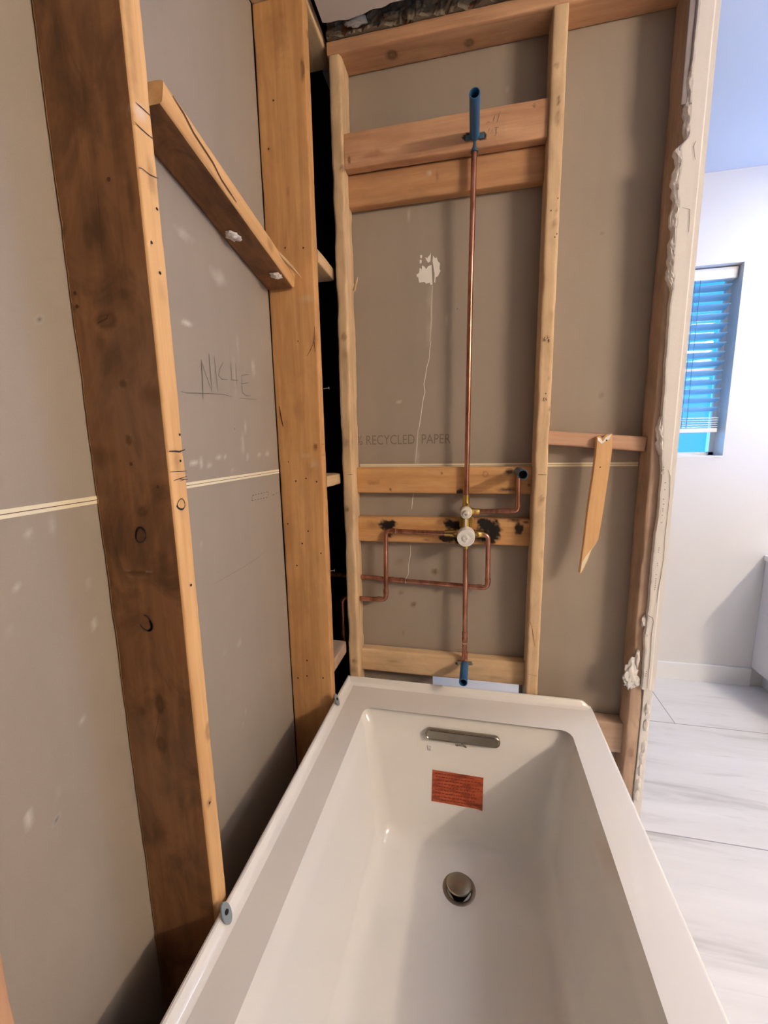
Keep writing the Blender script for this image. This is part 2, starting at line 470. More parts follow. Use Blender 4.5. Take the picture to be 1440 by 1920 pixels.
def lumber(name, label, cat, axis, x0, x1, y0, y1, z0, z1, mat, seed=0, marks=(), group=None,
           wane=0.0, step=.007, matrix=None, parent=None, warp=.0013, edge=.003, sec=.006):
    """one sawn board: rounded section lofted along its length with wavy faces and worn edges"""
    if axis == 'z': a, b, L = x1-x0, y1-y0, z1-z0; A, B, Z = Vector((1, 0, 0)), Vector((0, 1, 0)), Vector((0, 0, 1))
    elif axis == 'x': a, b, L = y1-y0, z1-z0, x1-x0; A, B, Z = Vector((0, 1, 0)), Vector((0, 0, 1)), Vector((1, 0, 0))
    else: a, b, L = z1-z0, x1-x0, y1-y0; A, B, Z = Vector((0, 0, 1)), Vector((1, 0, 0)), Vector((0, 1, 0))
    ctr = Vector(((x0+x1)/2, (y0+y1)/2, (z0+z1)/2))
    mw = Matrix.Identity(4)
    for i in range(3): mw[i][0] = A[i]; mw[i][1] = B[i]; mw[i][2] = Z[i]; mw[i][3] = ctr[i]
    if matrix is not None: mw = matrix @ mw
    prof = []; starts = []
    h, k = a/2, b/2
    def side(p, q):
        n = max(2, int((Vector(q)-Vector(p)).length/sec))
        return [(p[0]+(q[0]-p[0])*i/n, p[1]+(q[1]-p[1])*i/n) for i in range(n)]
    e = edge
    for (c0, c1) in (((-h+e, -k), (h-e, -k)), ((h, -k+e), (h, k-e)), ((h-e, k), (-h+e, k)), ((-h, k-e), (-h, -k+e))):
        starts.append(len(prof)); prof += side(c0, c1)+[c1]
        # rounding point
        cxx = (math.copysign(h-e*.3, c1[0])) if True else 0
        cyy = (math.copysign(k-e*.3, c1[1]))
        prof.append((cxx, cyy))
    n = len(prof); nl = max(2, int(L/step)); V = []
    for i in range(nl+1):
        z = -L/2+L*i/nl
        for (px, py) in prof:
            sx, sy = px/h, py/k
            w = Vector((px*3+seed*7.1, py*3+seed*3.3, z*2.2))
            nx = noise.noise(w)*warp; ny = noise.noise(w+Vector((9, 5, 2)))*warp
            # worn, splintered arrises
            ed = min(1, max(0, (abs(sx)-.0)))**6*min(1, abs(sy))**6
            wn = noise.noise(Vector((seed*5+math.copysign(3, sx), math.copysign(2, sy), z*9)))
            wn2 = noise.noise(Vector((seed*9+math.copysign(3, sx), math.copysign(2, sy), z*45)))
            dd = ed*(.0012+max(0, wn)*wane+max(0, wn2)*.0015)
            V.append((px+nx-math.copysign(dd, px), py+ny-math.copysign(dd, py), z))
    Fc = [(i*n+j, i*n+(j+1) % n, (i+1)*n+(j+1) % n, (i+1)*n+j) for i in range(nl) for j in range(n)]
    b0 = len(V); V += V[:n]; V += V[nl*n:nl*n+n]
    Fc.append(tuple(b0+j for j in range(n-1, -1, -1))); Fc.append(tuple(b0+n+j for j in range(n)))
    VW = np.array([tuple(mw @ Vector(v)) for v in V])
    col = paint(VW, marks)
    o = mesh_obj(name, V, Fc, mat, None, True, col)
    o.data.polygons[-1].use_smooth = False; o.data.polygons[-2].use_smooth = False
    o.matrix_basis = mw
    SIDES[o.name] = (n, nl, starts+[n])
    if parent: keep(o, parent)
    elif label: tag(o, label, cat, group)
    return o

def mk(px, py, ax, v, r1, r2, kind='knot', rgb=KNOT[0], al=.85):
    """mark on a face: r1 = half height (z), r2 = half width"""
    c = on_plane(px, py, ax, v)
    r = {'x': (.02, r2, r1), 'y': (r2, .02, r1), 'z': (r2, r1, .02)}[ax]
    return (tuple(c), r, rgb, al, kind)

# ------------------------------------------------------------------ structure: walls, floor, ceiling
def grid_wall(name, fixed, val, thick, u0, u1, z0, z1, step, mat, marks, holes=()):
    """sheet in the plane x=val or y=val; its seen face carries vertex marks"""
    nu = int((u1-u0)/step)+1; nz = int((z1-z0)/step)+1
    us = sorted(set(list(np.linspace(u0, u1, nu))+[h for H_ in holes for h in H_[:2]]))
    zs = sorted(set(list(np.linspace(z0, z1, nz))+[h for H_ in holes for h in H_[2:]]))
    nu, nz = len(us), len(zs)
    V = []
    for d in (0, thick):
        for z in zs:
            for u in us: V.append((val+d, u, z) if fixed == 'x' else (u, val+d, z))
    def inh(i, j):
        cu, cz = (us[i]+us[i+1])/2, (zs[j]+zs[j+1])/2
        return any(a < cu < b and c < cz < d for a, b, c, d in holes)
    Fc = []; N = nu*nz; s = set()
    for j in range(nz-1):
        for i in range(nu-1):
            if inh(i, j): continue
            q = (j*nu+i, j*nu+i+1, (j+1)*nu+i+1, (j+1)*nu+i); Fc.append(q); Fc.append(tuple(N+k for k in reversed(q)))
            for a, b in ((q[0], q[1]), (q[1], q[2]), (q[2], q[3]), (q[3], q[0])):
                if (b, a) in s: s.discard((b, a))
                else: s.add((a, b))
    for a, b in s: Fc.append((b, a, a+N, b+N))
    col = paint(np.array(V[:N]), marks)
    col = np.concatenate([col, np.tile([.5, .5, .5, 0], (N, 1))])
    o = mesh_obj(name, V, Fc, mat, None, False, col)
    bm = bmesh.new(); bm.from_mesh(o.data); bmesh.ops.recalc_face_normals(bm, faces=bm.faces); bm.to_mesh(o.data); bm.free()
    o['kind'] = 'structure'
    return o

CHALKC = (.62, .57, .50)
XD = -.155; YD = .085; XL = -.0125
ml = []
for (x, y, a, b, al) in [(350, 607, .006, .016, .9), (345, 440, .012, .03, .35), (410, 520, .02, .035, .4), (455, 830, .03, .010, .35),
                         (378, 868, .014, .006, .8), (363, 868, .003, .018, .8), (392, 872, .008, .012, .45),
                         (410, 858, .006, .012, .6), (422, 857, .008, .005, .6), (465, 855, .014, .005, .8), (486, 852, .007, .012, .5),
                         (502, 850, .007, .016, .5), (436, 880, .004, .01, .35), (441, 710, .09, .004, .28), (445, 650, .04, .004, .3), (475, 690, .03, .012, .35),
                         (460, 800, .02, .008, .4), (53, 1003, .006, .006, .5), (97, 985, .014, .005, .3), (163, 1095, .010, .003, .7), (177, 1170, .008, .003, .6),
                         (33, 1105, .004, .003, .9), (157, 1347, .005, .005, .8), (52, 1535, .013, .006, .8), (113, 1487, .016, .003, .55), (18, 1185, .006, .006, .3),
                         (448, 1206, .005, .018, .6), (455, 1360, .005, .003, .9), (376, 1022, .008, .004, .5), (460, 1335, .01, .004, .4), (420, 1225, .018, .004, .35)]:
    ml.append(mk(x, y, 'x', XD, a, b, 'soft', CHALKC, al))
for (x, y) in [(72, 600), (117, 558), (60, 838), (376, 966), (459, 1028), (441, 806), (104, 1539)]:
    ml.append(mk(x, y, 'x', XD, .0035, .0035, 'hard', (.10, .07, .05), .8))
wall_left = grid_wall('wall_left', 'x', XD, -.0127, -1.66, -.155, 0, 2.41, .0085, M['paper'], ml)

me_ = []
for (x, y, a, b, al) in [(757, 213, .016, .004, .45), (950, 170, .012, .003, .4), (767, 405, .022, .003, .5), (748, 753, .008, .008, .7), (838, 603, .03, .006, .30),
                         (806, 560, .05, .010, .30), (805, 625, .05, .009, .38), (782, 860, .035, .010, .32), (778, 900, .03, .006, .3), (708, 802, .005, .003, .5)]:
    me_.append(mk(x, y, 'y', YD, a, b, 'soft', CHALKC, al))
for (x, y, a, b, al) in [(815, 1072, .016, .013, .9), (775, 1133, .013, .014, .75), (818, 1107, .013, .016, .45), (752, 1112, .012, .014, .4), (757, 1185, .02, .004, .5),
                         (845, 865, .006, .006, .5), (750, 1052, .016, .02, .3), (888, 1025, .006, .02, .35)]:
    me_.append(mk(x, y, 'y', YD, a, b, 'soft', (.11, .06, .025), al))
for (x, y, a, b, al) in [(1127, 741, .014, .008, .5), (1128, 437, .007, .007, .6), (1062, 930, .02, .03, .12)]:
    me_.append(mk(x, y, 'y', YD, a, b, 'soft', (.16, .12, .10), al))
for (x, y) in [(722, 488), (917, 765), (858, 578), (948, 780), (1043, 636), (1021+22, 745)]:
    me_.append(mk(x, y, 'y', YD, .003, .003, 'hard', (.09, .06, .04), .7))
for (x, y) in [(1000+26, 1140)]: pass
wall_back = grid_wall('wall_back', 'y', YD, .0127, 0.0, .9985, 0, 2.42, .0085, M['paper_end'], me_, holes=[(.298, .608, .10, .43)])

CASE = 'structure'
def st(o): o['kind'] = 'structure'; return o
# joints between the two courses of board, cream paper edges
def joint(ax, u0, u1, z, parent, breaks=()):
    for dz0, dz1 in ((-.0062, -.0010), (.0002, .0060)):
        if ax == 'x': o = box('joint_edge', XD-.001, XD+.0012, u0, u1, z+dz0, z+dz1, M['edge'], parent)
        else: o = box('joint_edge', u0, u1, YD-.0012, YD+.001, z+dz0, z+dz1, M['edge'], parent)
        o['kind'] = 'structure'
    if ax == 'x': o = box('joint_gap', XD-.001, XD+.0005, u0, u1, z-.0010, z+.0002, M['crack'], parent)
    else: o = box('joint_gap', u0, u1, YD-.0005, YD+.001, z-.0010, z+.0002, M['crack'], parent)
    o['kind'] = 'structure'
joint('x', -1.66, -.156, 1.189, wall_left)
joint('y', 0.04, .934, 1.190, wall_back)

# room shell
def shell(name, b, mat):
    return st(box(name, *b, mat))
fl = shell('floor', (-1.0, 2.9, -3.4, 1.1, -.05, 0), M['tile'])
st(box('wall_far_left', -.2, 1.0, .97, 1.09, 0, 2.42, M['white_wall'])).name = 'wall_far'
wf = bpy.data.objects['wall_far']
# far wall with the window opening x 1.02..1.607, z 1.175..2.04
bm = bmesh.new()
for b in ((-.2, 1.02, .97, 1.09, 0, 2.42), (1.607, 2.9, .97, 1.09, 0, 2.42), (1.02, 1.607, .97, 1.09, 0, 1.175), (1.02, 1.607, .97, 1.09, 2.04, 2.42)):
    add_box(bm, *b)
bmesh.ops.remove_doubles(bm, verts=bm.verts, dist=1e-5)
old = wf.data; me = bpy.data.meshes.new('wall_far'); bmesh.ops.recalc_face_normals(bm, faces=bm.faces); bm.to_mesh(me); bm.free(); me.materials.append(M['white_wall']); wf.data = me
shell('wall_right', (2.85, 2.95, -3.4, 1.1, 0, 2.42), M['beige_wall'])
shell('wall_front', (-.17, 2.9, -3.5, -3.4, 0, 2.42), M['beige_wall'])
shell('wall_left_rear', (-.27, -.17, -3.4, -1.76, 0, 2.42), M['beige_wall'])
shell('wall_alcove', (-.17, .82, -1.76, -1.665, 0, 2.42), M['paper'])
shell('wall_partition', (-.012, 0.0, .0987, .97, 0, 2.42), M['white_wall'])
st(box('baseboard_far', 0, 1.84, .957, .97, 0, .095, M['trim'], None, .002))
# shaft behind the left corner, its deep shade painted as near-black walls
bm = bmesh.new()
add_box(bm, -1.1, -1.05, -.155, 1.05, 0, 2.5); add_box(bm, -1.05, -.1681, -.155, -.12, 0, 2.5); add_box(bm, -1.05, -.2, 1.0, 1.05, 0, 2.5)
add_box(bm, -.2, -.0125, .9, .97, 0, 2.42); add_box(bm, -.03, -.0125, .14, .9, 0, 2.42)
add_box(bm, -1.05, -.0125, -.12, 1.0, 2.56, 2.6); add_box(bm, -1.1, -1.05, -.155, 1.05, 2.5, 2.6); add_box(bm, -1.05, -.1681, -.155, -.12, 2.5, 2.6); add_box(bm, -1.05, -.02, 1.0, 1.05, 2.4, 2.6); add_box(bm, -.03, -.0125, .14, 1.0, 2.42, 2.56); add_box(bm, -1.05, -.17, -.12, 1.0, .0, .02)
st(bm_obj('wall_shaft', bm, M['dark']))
# ceiling sheet with a ragged edge over the wet wall
def ragged_ceiling():
    xs = np.linspace(.005, 2.9, 260); top = 2.421
    edge = []
    for x in xs:
        n = noise.noise(Vector((x*7, 0, 0)))*.014+noise.noise(Vector((x*31, 4, 0)))*.006
        e = -.052+n if x < .93 else .0975
        edge.append(e)
    # two squarish bites
    V = []; Fc = []
    for x, e in zip(xs, edge):
        for y in (-3.4, -.3 if e < 0 else e-.01, e): V += [(x, y, top), (x, y, top+.0125)]
    n = len(xs)
    for i in range(n-1):
        a, b = i*6, (i+1)*6
        for k in (0, 2):
            Fc.append((a+k, a+k+2, b+k+2, b+k)); Fc.append((a+k+1, b+k+1, b+k+3, a+k+3))
        Fc.append((a+4, a+5, b+5, b+4)); Fc.append((a, b, b+1, a+1))
    return V, Fc
o = geo_obj('ceiling', ragged_ceiling(), M['ceiling'], None, False); st(o)
st(box('ceiling_far', -.05, 2.9, .0975, 1.1, 2.4205, 2.433, M['ceiling_far']))
st(box('ceiling_left', -.27, .006, -3.4, -1.2, 2.4215, 2.434, M['ceiling']))
st(box('ceiling_void', -.3, 3.0, -3.5, 1.15, 2.60, 2.64, M['dark']))
st(box('wall_void', -.32, -.27, -3.5, -.155, 2.41, 2.62, M['dark']))

# broken plaster along the ceiling and on the right jamb
def lump(name, c, s, seed, mat, parent=None, sub=3, amp=.35, freq=2.2):
    bm = bmesh.new(); bmesh.ops.create_icosphere(bm, subdivisions=sub, radius=1)
    for v in bm.verts:
        p = v.co.copy(); k = 1+amp*noise.noise(p*freq+Vector((seed*7, seed, 3)))+amp*.5*noise.noise(p*freq*3+Vector((seed, 2, seed)))
        v.co = Vector((p.x*s[0]*k+c[0], p.y*s[1]*k+c[1], p.z*s[2]*k+c[2]))
    o = bm_obj(name, bm, mat, None, True)
    if parent: keep(o, parent)
    return o

def rough_strip(name, u0, u1, z0, z1, y, depth, mat, seed, n=(110, 10), axis='x', amp=.012):
    V = []; Fc = []
    nu, nv = n
    for j in range(nv+1):
        for i in range(nu+1):
            u = u0+(u1-u0)*i/nu; v = z0+(z1-z0)*j/nv
            d = noise.noise(Vector((u*28, v*28, seed)))*amp+noise.noise(Vector((u*90, v*90, seed)))*amp*.5
            v2 = v + noise.noise(Vector((u*35, j*.2, seed+4)))*.006*(j > 0)
            V.append((u, y+d, v2))
    for j in range(nv):
        for i in range(nu):
            a = j*(nu+1)+i; Fc.append((a, a+1, a+nu+2, a+nu+1))
    b = len(V); V += [(p[0], y+depth, p[2]) for p in V]
    for i in range(nu):
        Fc.append((i, b+i, b+i+1, i+1)); t = nv*(nu+1)+i; Fc.append((t, t+1, b+t+1, b+t))
    Fc.append(tuple([0]+[j*(nu+1) for j in range(1, nv+1)]+[b+j*(nu+1) for j in range(nv, -1, -1)]))
    return geo_obj(name, (V, Fc), mat, None, False)

# ------------------------------------------------------------------ left wall framing
K = lambda *a, **k: mk(*a, **k)
# L1: the nearest full stud, 2x6
F1 = -.8042; F2 = -.1548
m1 = []
for (x, y, a, b, al, kd) in [(265, 1003, .013, .013, .35, 'soft'), (275, 1167, .013, .013, .35, 'soft'), (266, 960, .010, .011, .7, 'knot'), (200, 600, .014, .022, .55, 'knot'),
                             (232, 552, .012, .010, .5, 'soft'), (187, 640, .02, .01, .4, 'soft'), (300, 1320, .022, .010, .75, 'knot'), (303, 1395, .018, .012, .6, 'knot'),
                             (268, 1335, .012, .008, .5, 'soft'), (260, 1075, .004, .035, .6, 'soft'), (305, 1060, .03, .012, .5, 'soft'), (230, 720, .006, .006, .8, 'knot'),
                             (181, 425, .03, .02, .4, 'soft'), (140, 190, .05, .04, .35, 'soft'), (215, 220, .09, .016, .45, 'soft'), (245, 370, .04, .008, .5, 'soft'),
                             (190, 855, .02, .03, .45, 'soft'), (280, 740, .02, .02, .4, 'soft'), (241, 825, .007, .006, .8, 'knot'), (295, 920, .02, .02, .4, 'soft'),
                             (165, 440, .02, .010, .5, 'knot'), (115, 430, .012, .012, .5, 'soft'), (300, 1560, .03, .02, .4, 'soft'), (340, 1500, .05, .012, .35, 'soft'), (110, 80, .08, .03, .25, 'soft')]:
    m1.append(mk(x, y, 'y', F1, a, b, kd, (.012, .007, .004) if kd == 'ring' else (.075, .032, .012), min(1, al*1.15)))
for (x, y, a, b, al, kd) in [(330, 862, .02, .012, .35, 'soft'), (393, 1370, .02, .014, .5, 'knot'), (283, 330, .03, .012, .4, 'soft'), (240, 40, .12, .008, .35, 'soft'),
                             (305, 550, .02, .012, .2, 'soft'), (392, 1505, .01, .008, .5, 'knot')]:
    m1.append(mk(x, y, 'x', XL, a, b, kd, (.17, .07, .025), al))
m1.append(mk(264, 213, 'x', XL, .014, .014, 'soft', (.80, .66, .56), .7))
L1 = lumber('wall_stud', 'nearest deep full-height stud at left, brown scuffed side with knots and black ring marks', 'stud', 'z',
            XD+.001, XL, F1, F1+.038, .04, 2.408, M['pine_a'], 1, m1, wane=.003, step=.005, sec=.004)
# brown scuffed side face, its shade painted in too -> darker second material
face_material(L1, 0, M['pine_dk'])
discs('nail_holes', [(293, 392, .0022), (283, 455, .0022), (299, 512, .0024), (336, 815, .002), (337, 864, .0022), (357, 1097, .0024), (392, 1505, .0025)], 'x', XL, (1, 0, 0), M['black'], L1)
discs('nail_holes', [(142, 550, .003), (146, 575, .003), (205, 337, .003), (247, 870, .003), (297, 913, .003)], 'y', F1, (0, -1, 0), M['crack'], L1)
def ring(cx, cy, rx, ry, a0=0, a1=360, rot=0):
    c, s_ = math.cos(math.radians(rot)), math.sin(math.radians(rot)); R = []
    for k in range(29):
        a = math.radians(a0+(a1-a0)*k/28); wv = 1+.06*math.sin(3*a+cx)
        x, y = rx*wv*math.cos(a), ry*wv*math.sin(a); R.append((cx+x*c-y*s_, cy+x*s_+y*c))
    return R
strokes('dark_rings', [ring(265, 1003.5, 9, 13.5), ring(265, 1003, 10, 14.5, 150, 330)], 'y', F1, (0, -1, 0), .0026, M['ink'], L1)
strokes('dark_rings', [ring(274.5, 1168, 9.5, 15, -75, 190, -25)], 'y', F1, (0, -1, 0), .0030, M['ink'], L1)
strokes('dark_rings', [ring(276, 1170, 8.5, 13, -20, 110, -25)], 'y', F1, (0, -1, 0), .0045, M['ink'], L1)
strokes('dark_rings', [ring(339, 945, 7, 9.2)], 'x', XL, (1, 0, 0), .0014, M['ink'], L1)
strokes('dark_rings', [ring(338, 946, 7, 9.2, 40, 170)], 'x', XL, (1, 0, 0), .0026, M['ink'], L1)
strokes('marker_lines', [[(253, 192), (262, 200), (270, 207), (285, 221)], [(250, 228), (262, 240), (275, 252), (289, 263)], [(258, 314), (265, 316)], [(265, 316), (280, 328), (296, 335)],
                         [(317, 885), (333, 884), (349, 883)], [(325, 901), (334, 898), (349, 893)], [(334, 898), (342, 899), (351, 899)], [(336, 902), (343, 900)]], 'x', XL, (1, 0, 0), .0014, M['ink'], L1)
strokes('marker_lines', [[(316, 846), (328, 846), (335, 847), (346, 843)]], 'x', XL, (1, 0, 0), .0026, M['ink'], L1)
strokes('bark_cracks', [[(184, 607), (190, 603), (197, 600), (202, 597), (203, 590)]], 'y', F1, (0, -1, 0), .003, M['crack'], L1)
strokes('bark_cracks', [[(185, 365), (189, 420), (192, 470)], [(290, 1385), (301, 1330)]], 'y', F1, (0, -1, 0), .0012, M['crack'], L1)

# L2
m2 = []
for (x, y, a, b, al, kd) in [(591, 838, .012, .009, .9, 'knot'), (567, 130, .028, .007, .9, 'knot'), (590, 640, .03, .010, .5, 'soft'), (564, 770, .05, .012, .25, 'soft'), (556, 770, .03, .02, .2, 'soft'),
                             (540, 360, .012, .006, .5, 'knot'), (538, 800, .03, .01, .2, 'soft'), (580, 880, .03, .02, .25, 'soft'), (583, 257, .008, .006, .6, 'knot'), (590, 60, .10, .03, .2, 'soft'), (520, 60, .08, .03, .3, 'soft'),
                             (506, 600, .05, .004, .4, 'soft'), (560, 1130, .10, .05, .15, 'soft')]:
    m2.append(mk(x, y, 'y', F2, a, b, kd, (.16, .065, .025), al))
m2.append(mk(588, 870, 'y', F2, .014, .014, 'soft', (.60, .44, .34), .5)); m2.append(mk(570, 855, 'y', F2, .006, .03, 'soft', (.62, .45, .32), .45))
m2.append(mk(575, 560, 'y', F2, .01, .03, 'soft', (.66, .50, .38), .4))
for (x, y, a, b, al, kd) in [(577, 66, .010, .010, .8, 'knot'), (598, 560, .05, .004, .4, 'soft'), (613, 960, .02, .01, .3, 'soft')]:
    m2.append(mk(x, y, 'x', XL, a, b, kd, (.20, .08, .03), al))
L2 = lumber('wall_stud', 'orange-brown deep stud beside the black gap in the corner, right of the pencilled wall writing', 'stud', 'z',
            XD+.001, XL, F2, F2+.038, .04, 2.408, M['pine_b'], 2, m2, wane=.003)
discs('nail_holes', [(535, 465, .0026), (569, 465, .0028), (513, 189, .0028), (504, 280, .003), (555, 902, .003), (574, 897, .0028), (594, 903, .003), (540, 982, .0028), (578, 996, .0028), (567, 1019, .003), (602, 1037, .0026),
                     (557, 1060, .003), (576, 1238, .003), (559, 1271, .003), (576, 1267, .003), (606, 1271, .003), (559, 640, .002), (541, 866, .002)], 'y', F2, (0, -1, 0), M['crack'], L2)
strokes('marker_lines', [[(602, 833), (610, 833)], [(602, 853), (611, 853)]], 'x', XL, (1, 0, 0), .0016, M['ink'], L2)
strokes('bark_cracks', [[(524, 762), (527, 780), (531, 800)]], 'y', F2, (0, -1, 0), .004, M['crack'], L2)
strokes('bark_cracks', [[(589, 640), (583, 655), (576, 668)], [(590, 612), (589, 640), (591, 660)]], 'y', F2, (0, -1, 0), .002, M['crack'], L2)
for (x, y) in ((606, 729), (617, 1071)):
    p = on_plane(x, y, 'x', XL)
    geo_obj('nail', join_geo([tube_geo([p, p+Vector((.016, .004, .002))], .0013, 8), lathe_geo(p+Vector((.016, .004, .002)), (1, .2, .1), [(0, 0), (0, .004), (.0015, .004), (.0015, 0)], 12)]), M['steel'], L2)

# L0 at the bottom-left corner of the view
L0 = lumber('wall_stud', 'orange deep stud at the extreme lower left corner, nearest of all', 'stud', 'z', XD+.001, XL, -1.142, -1.104, .04, 2.408, M['pine_d'], 9, [], wane=.002)
# left top plate
PL = lumber('top_plate', 'left wall top plate running towards the dark corner under the ceiling', 'plate', 'y', XD+.001, XL, -1.66, .075, 2.4095, 2.4475, M['pine_c'], 11, [], warp=.001)
# sole plate under the left studs
lumber('sole_plate', 'sole plate on the floor under the left wall studs behind the tub', 'plate', 'y', XD+.001, XL, -1.66, -.02, .001, .039, M['pine_dk'], 12, [], step=.02)

# flat 2x4 block nailed between L1 and L2, sloping
def between(p, q, w=.085, t=.038):
    """matrix placing a board (local y = length, local x = width, z = thickness)"""
    p, q = Vector(p), Vector(q); Y = (q-p).normalized(); X = Vector((1, 0, 0)); Z = X.cross(Y).normalized(); X = Y.cross(Z)
    mm = Matrix.Identity(4); c = (p+q)/2
    for i in range(3): mm[i][0] = X[i]; mm[i][1] = Y[i]; mm[i][2] = Z[i]; mm[i][3] = c[i]
    return mm, (q-p).length
mm, LL = between((-.1115, -.660, 1.8435), (-.1115, -.158, 1.7275))
BK = lumber('blocking_board', 'sloping flat board between the two left studs, split edge and two blobs of dried plaster', 'board', 'y',
            -.042, .042, -LL/2, LL/2, -.0215, .0215, M['pine_a'], 13,
            [((-.07, -.30, 1.76), (.03, .02, .02), (.17, .07, .02), .4, 'soft')], wane=.005, matrix=mm, edge=.004)
face_material(BK, 3, M['pine_dk'])  # underside shade painted in with the darker wood
for (x, y, s) in ((438, 443, 1.0), (518, 517, .85)):
    D = CF+CR*((x-720)/FOC)-CU*((y-960)/FOC)
    n = mm.to_3x3() @ Vector((0, 0, 1)); c0 = mm.translation - n*.0235
    t = (c0-CAM).dot(n)/D.dot(n); p = CAM+D*t
    lump('plaster_blob', p, (.016*s, .020*s, .006), x, M['gypsum'], BK, 3, .6, 2.5)
p0 = mm @ Vector((.0425, -LL/2+.02, .002)); 
geo = ribbon_geo([[mm @ Vector((.0432, -LL/2+.02+i*.028, .012-.004*i+.003*math.sin(i*2.1))) for i in range(8)]], .0035, mm.to_3x3() @ Vector((1, 0, 0)), .0004)
keep(mesh_obj('split', *geo, M['crack']), BK)
# splinter on its far end
geo_obj('splinter', tube_geo([mm @ Vector((.040, LL/2-.10, .014)), mm @ Vector((.052, LL/2-.04, .012)), mm @ Vector((.064, LL/2-.004, .004))], .003, 6, True, [.004, .004, .0008]), M['pine_c'], BK, False)

# blocks across the dark corner bay
lumber('corner_block', 'highest short block bridging the black corner gap', 'block', 'y', -.15, XL, -.1158, .028, 1.786, 1.824, M['pine_c'], 14, [], 'short blocks in the black corner gap', wane=.003, warp=.001)
lumber('corner_block', 'middle short block bridging the black corner gap, level with the upper pipe block', 'block', 'y', -.15, XL, -.1158, .017, 1.133, 1.171, M['pine_c'], 15, [], 'short blocks in the black corner gap', wane=.003, warp=.001)
lumber('corner_block', 'lowest short block in the black corner gap just above the tub rim, dusty grey top', 'block', 'y', -.15, XL, -.1158, .017, .505, .553, M['pine_e'], 16,
       [((-.08, -.05, .553), (.07, .09, .012), (.42, .38, .33), .9, 'soft')], 'short blocks in the black corner gap', wane=.003, warp=.001)

# writing and traces on the left board
strokes('pencil_word', [[(376, 674), (379, 710), (380, 748)], [(376, 674), (386, 705), (396, 733)], [(391, 663), (394, 700), (397, 735)], [(401, 668), (404, 700), (408, 734)],
                        [(418, 679), (411, 692), (409, 704), (415, 711), (426, 712)], [(431, 677), (433, 700), (434, 712)], [(431, 712), (440, 713), (446, 713)], [(441, 680), (442, 700), (443, 722)],
                        [(452, 704), (458, 703), (465, 702)], [(453, 704), (453, 722), (454, 736), (461, 742), (469, 742)], [(453, 720), (459, 719), (466, 717)]], 'x', XD, (1, 0, 0), .0016, M['pencil'], wall_left)
strokes('pencil_underline', [[(338, 734), (350, 737), (370, 737), (395, 738), (420, 740), (435, 744)], [(448, 747), (465, 748), (482, 749)]], 'x', XD, (1, 0, 0), .0011, M['pencil'], wall_left)
strokes('pencil_line', [[(400, 1095), (430, 1078), (455, 1064), (480, 1048), (500, 1030)]], 'x', XD, (1, 0, 0), .0006, M['pencil'], wall_left)
strokes('faint_print', [[(472+i*5.2, 939-i*1.1), (475+i*5.2, 938-i*1.1)] for i in range(6)]+[[(473+i*5.2, 929-i*1.2), (476+i*5.2, 928-i*1.2)] for i in range(6)]+[[(472, 939), (473, 929)], [(502, 931), (503, 922)], [(511, 928), (514, 927)], [(517, 926), (520, 923)]],
        'x', XD, (1, 0, 0), .0035, M['pencil'], wall_left, .0003)

# ------------------------------------------------------------------ end wall framing
ms = []
for (x, y, a, b, al, kd) in [(645, 632, .014, .010, .6, 'knot'), (646, 665, .02, .012, .3, 'soft'), (648, 830, .02, .012, .4, 'soft'), (650, 955, .012, .009, .8, 'knot'), (642, 315, .010, .010, .8, 'knot'), (640, 290, .03, .010, .35, 'soft'),
                             (664, 1240, .012, .010, .6, 'knot'), (660, 1256, .02, .02, .45, 'soft'), (648, 705, .03, .01, .2, 'soft'), (641, 160, .05, .012, .35, 'soft'), (647, 500, .06, .012, .2, 'soft')]:
    ms.append(mk(x, y, 'y', 0, a, b, kd, (.16, .075, .035), al))
S1 = lumber('wall_stud', 'corner stud left of the shower valve bay, right of the black gap, wavy bark-worn edge', 'stud', 'z', 0, .038, 0, .084, .04, 2.3815, M['pine_c'], 21, ms, wane=.009, warp=.003)
geo_obj('splinter', tube_geo([on_plane(664, 545, 'y', .01), on_plane(668, 528, 'y', -.004), on_plane(671, 519, 'y', -.008)], .003, 6, True, [.005, .004, .001]), M['pine_c'], S1, False)
strokes('marker_lines', [[(653, 890), (661, 889)]], 'y', 0, (0, -1, 0), .002, M['ink'], S1)
ms = []
for (x, y, a, b, al, kd) in [(1046, 220, .02, .008, .5, 'knot'), (1047, 188, .012, .005, .9, 'knot'), (1044, 122, .008, .007, .5, 'knot'), (1040, 420, .012, .010, .5, 'soft'), (1043, 395, .006, .005, .6, 'knot'), (1032, 767, .006, .006, .7, 'knot'),
                             (1030, 710, .006, .004, .5, 'knot'), (1031, 830, .010, .007, .4, 'soft'), (1015, 935, .012, .009, .6, 'knot'), (1012, 945, .014, .010, .3, 'soft'), (1035, 590, .02, .01, .3, 'soft'), (1018, 1040, .02, .01, .3, 'soft'), (1022, 1020, .05, .004, .3, 'soft')]:
    ms.append(mk(x, y, 'y', 0, a, b, kd, (.19, .09, .045), al))
S2 = lumber('wall_stud', 'middle stud right of the shower pipe with handwritten measurements on its face', 'stud', 'z', .618, .6575, 0, .084, .04, 2.3815, M['pine_c'], 22, ms, wane=.004, warp=.001)
strokes('handwriting', [[(1016.8, 632), (1017.2, 641)], [(1021.8, 631), (1019.6, 636), (1020, 640), (1022, 639), (1022, 636), (1019.8, 637)],
                        [(1026, 629), (1026.4, 635)], [(1024.8, 635.4), (1030.5, 632)], [(1029.6, 635.5), (1027, 638), (1028.2, 640), (1027.4, 643), (1030, 640), (1028.5, 638), (1029.6, 635.5)],
                        ], 'y', 0, (0, -1, 0), .0019, M['ink'], S2)
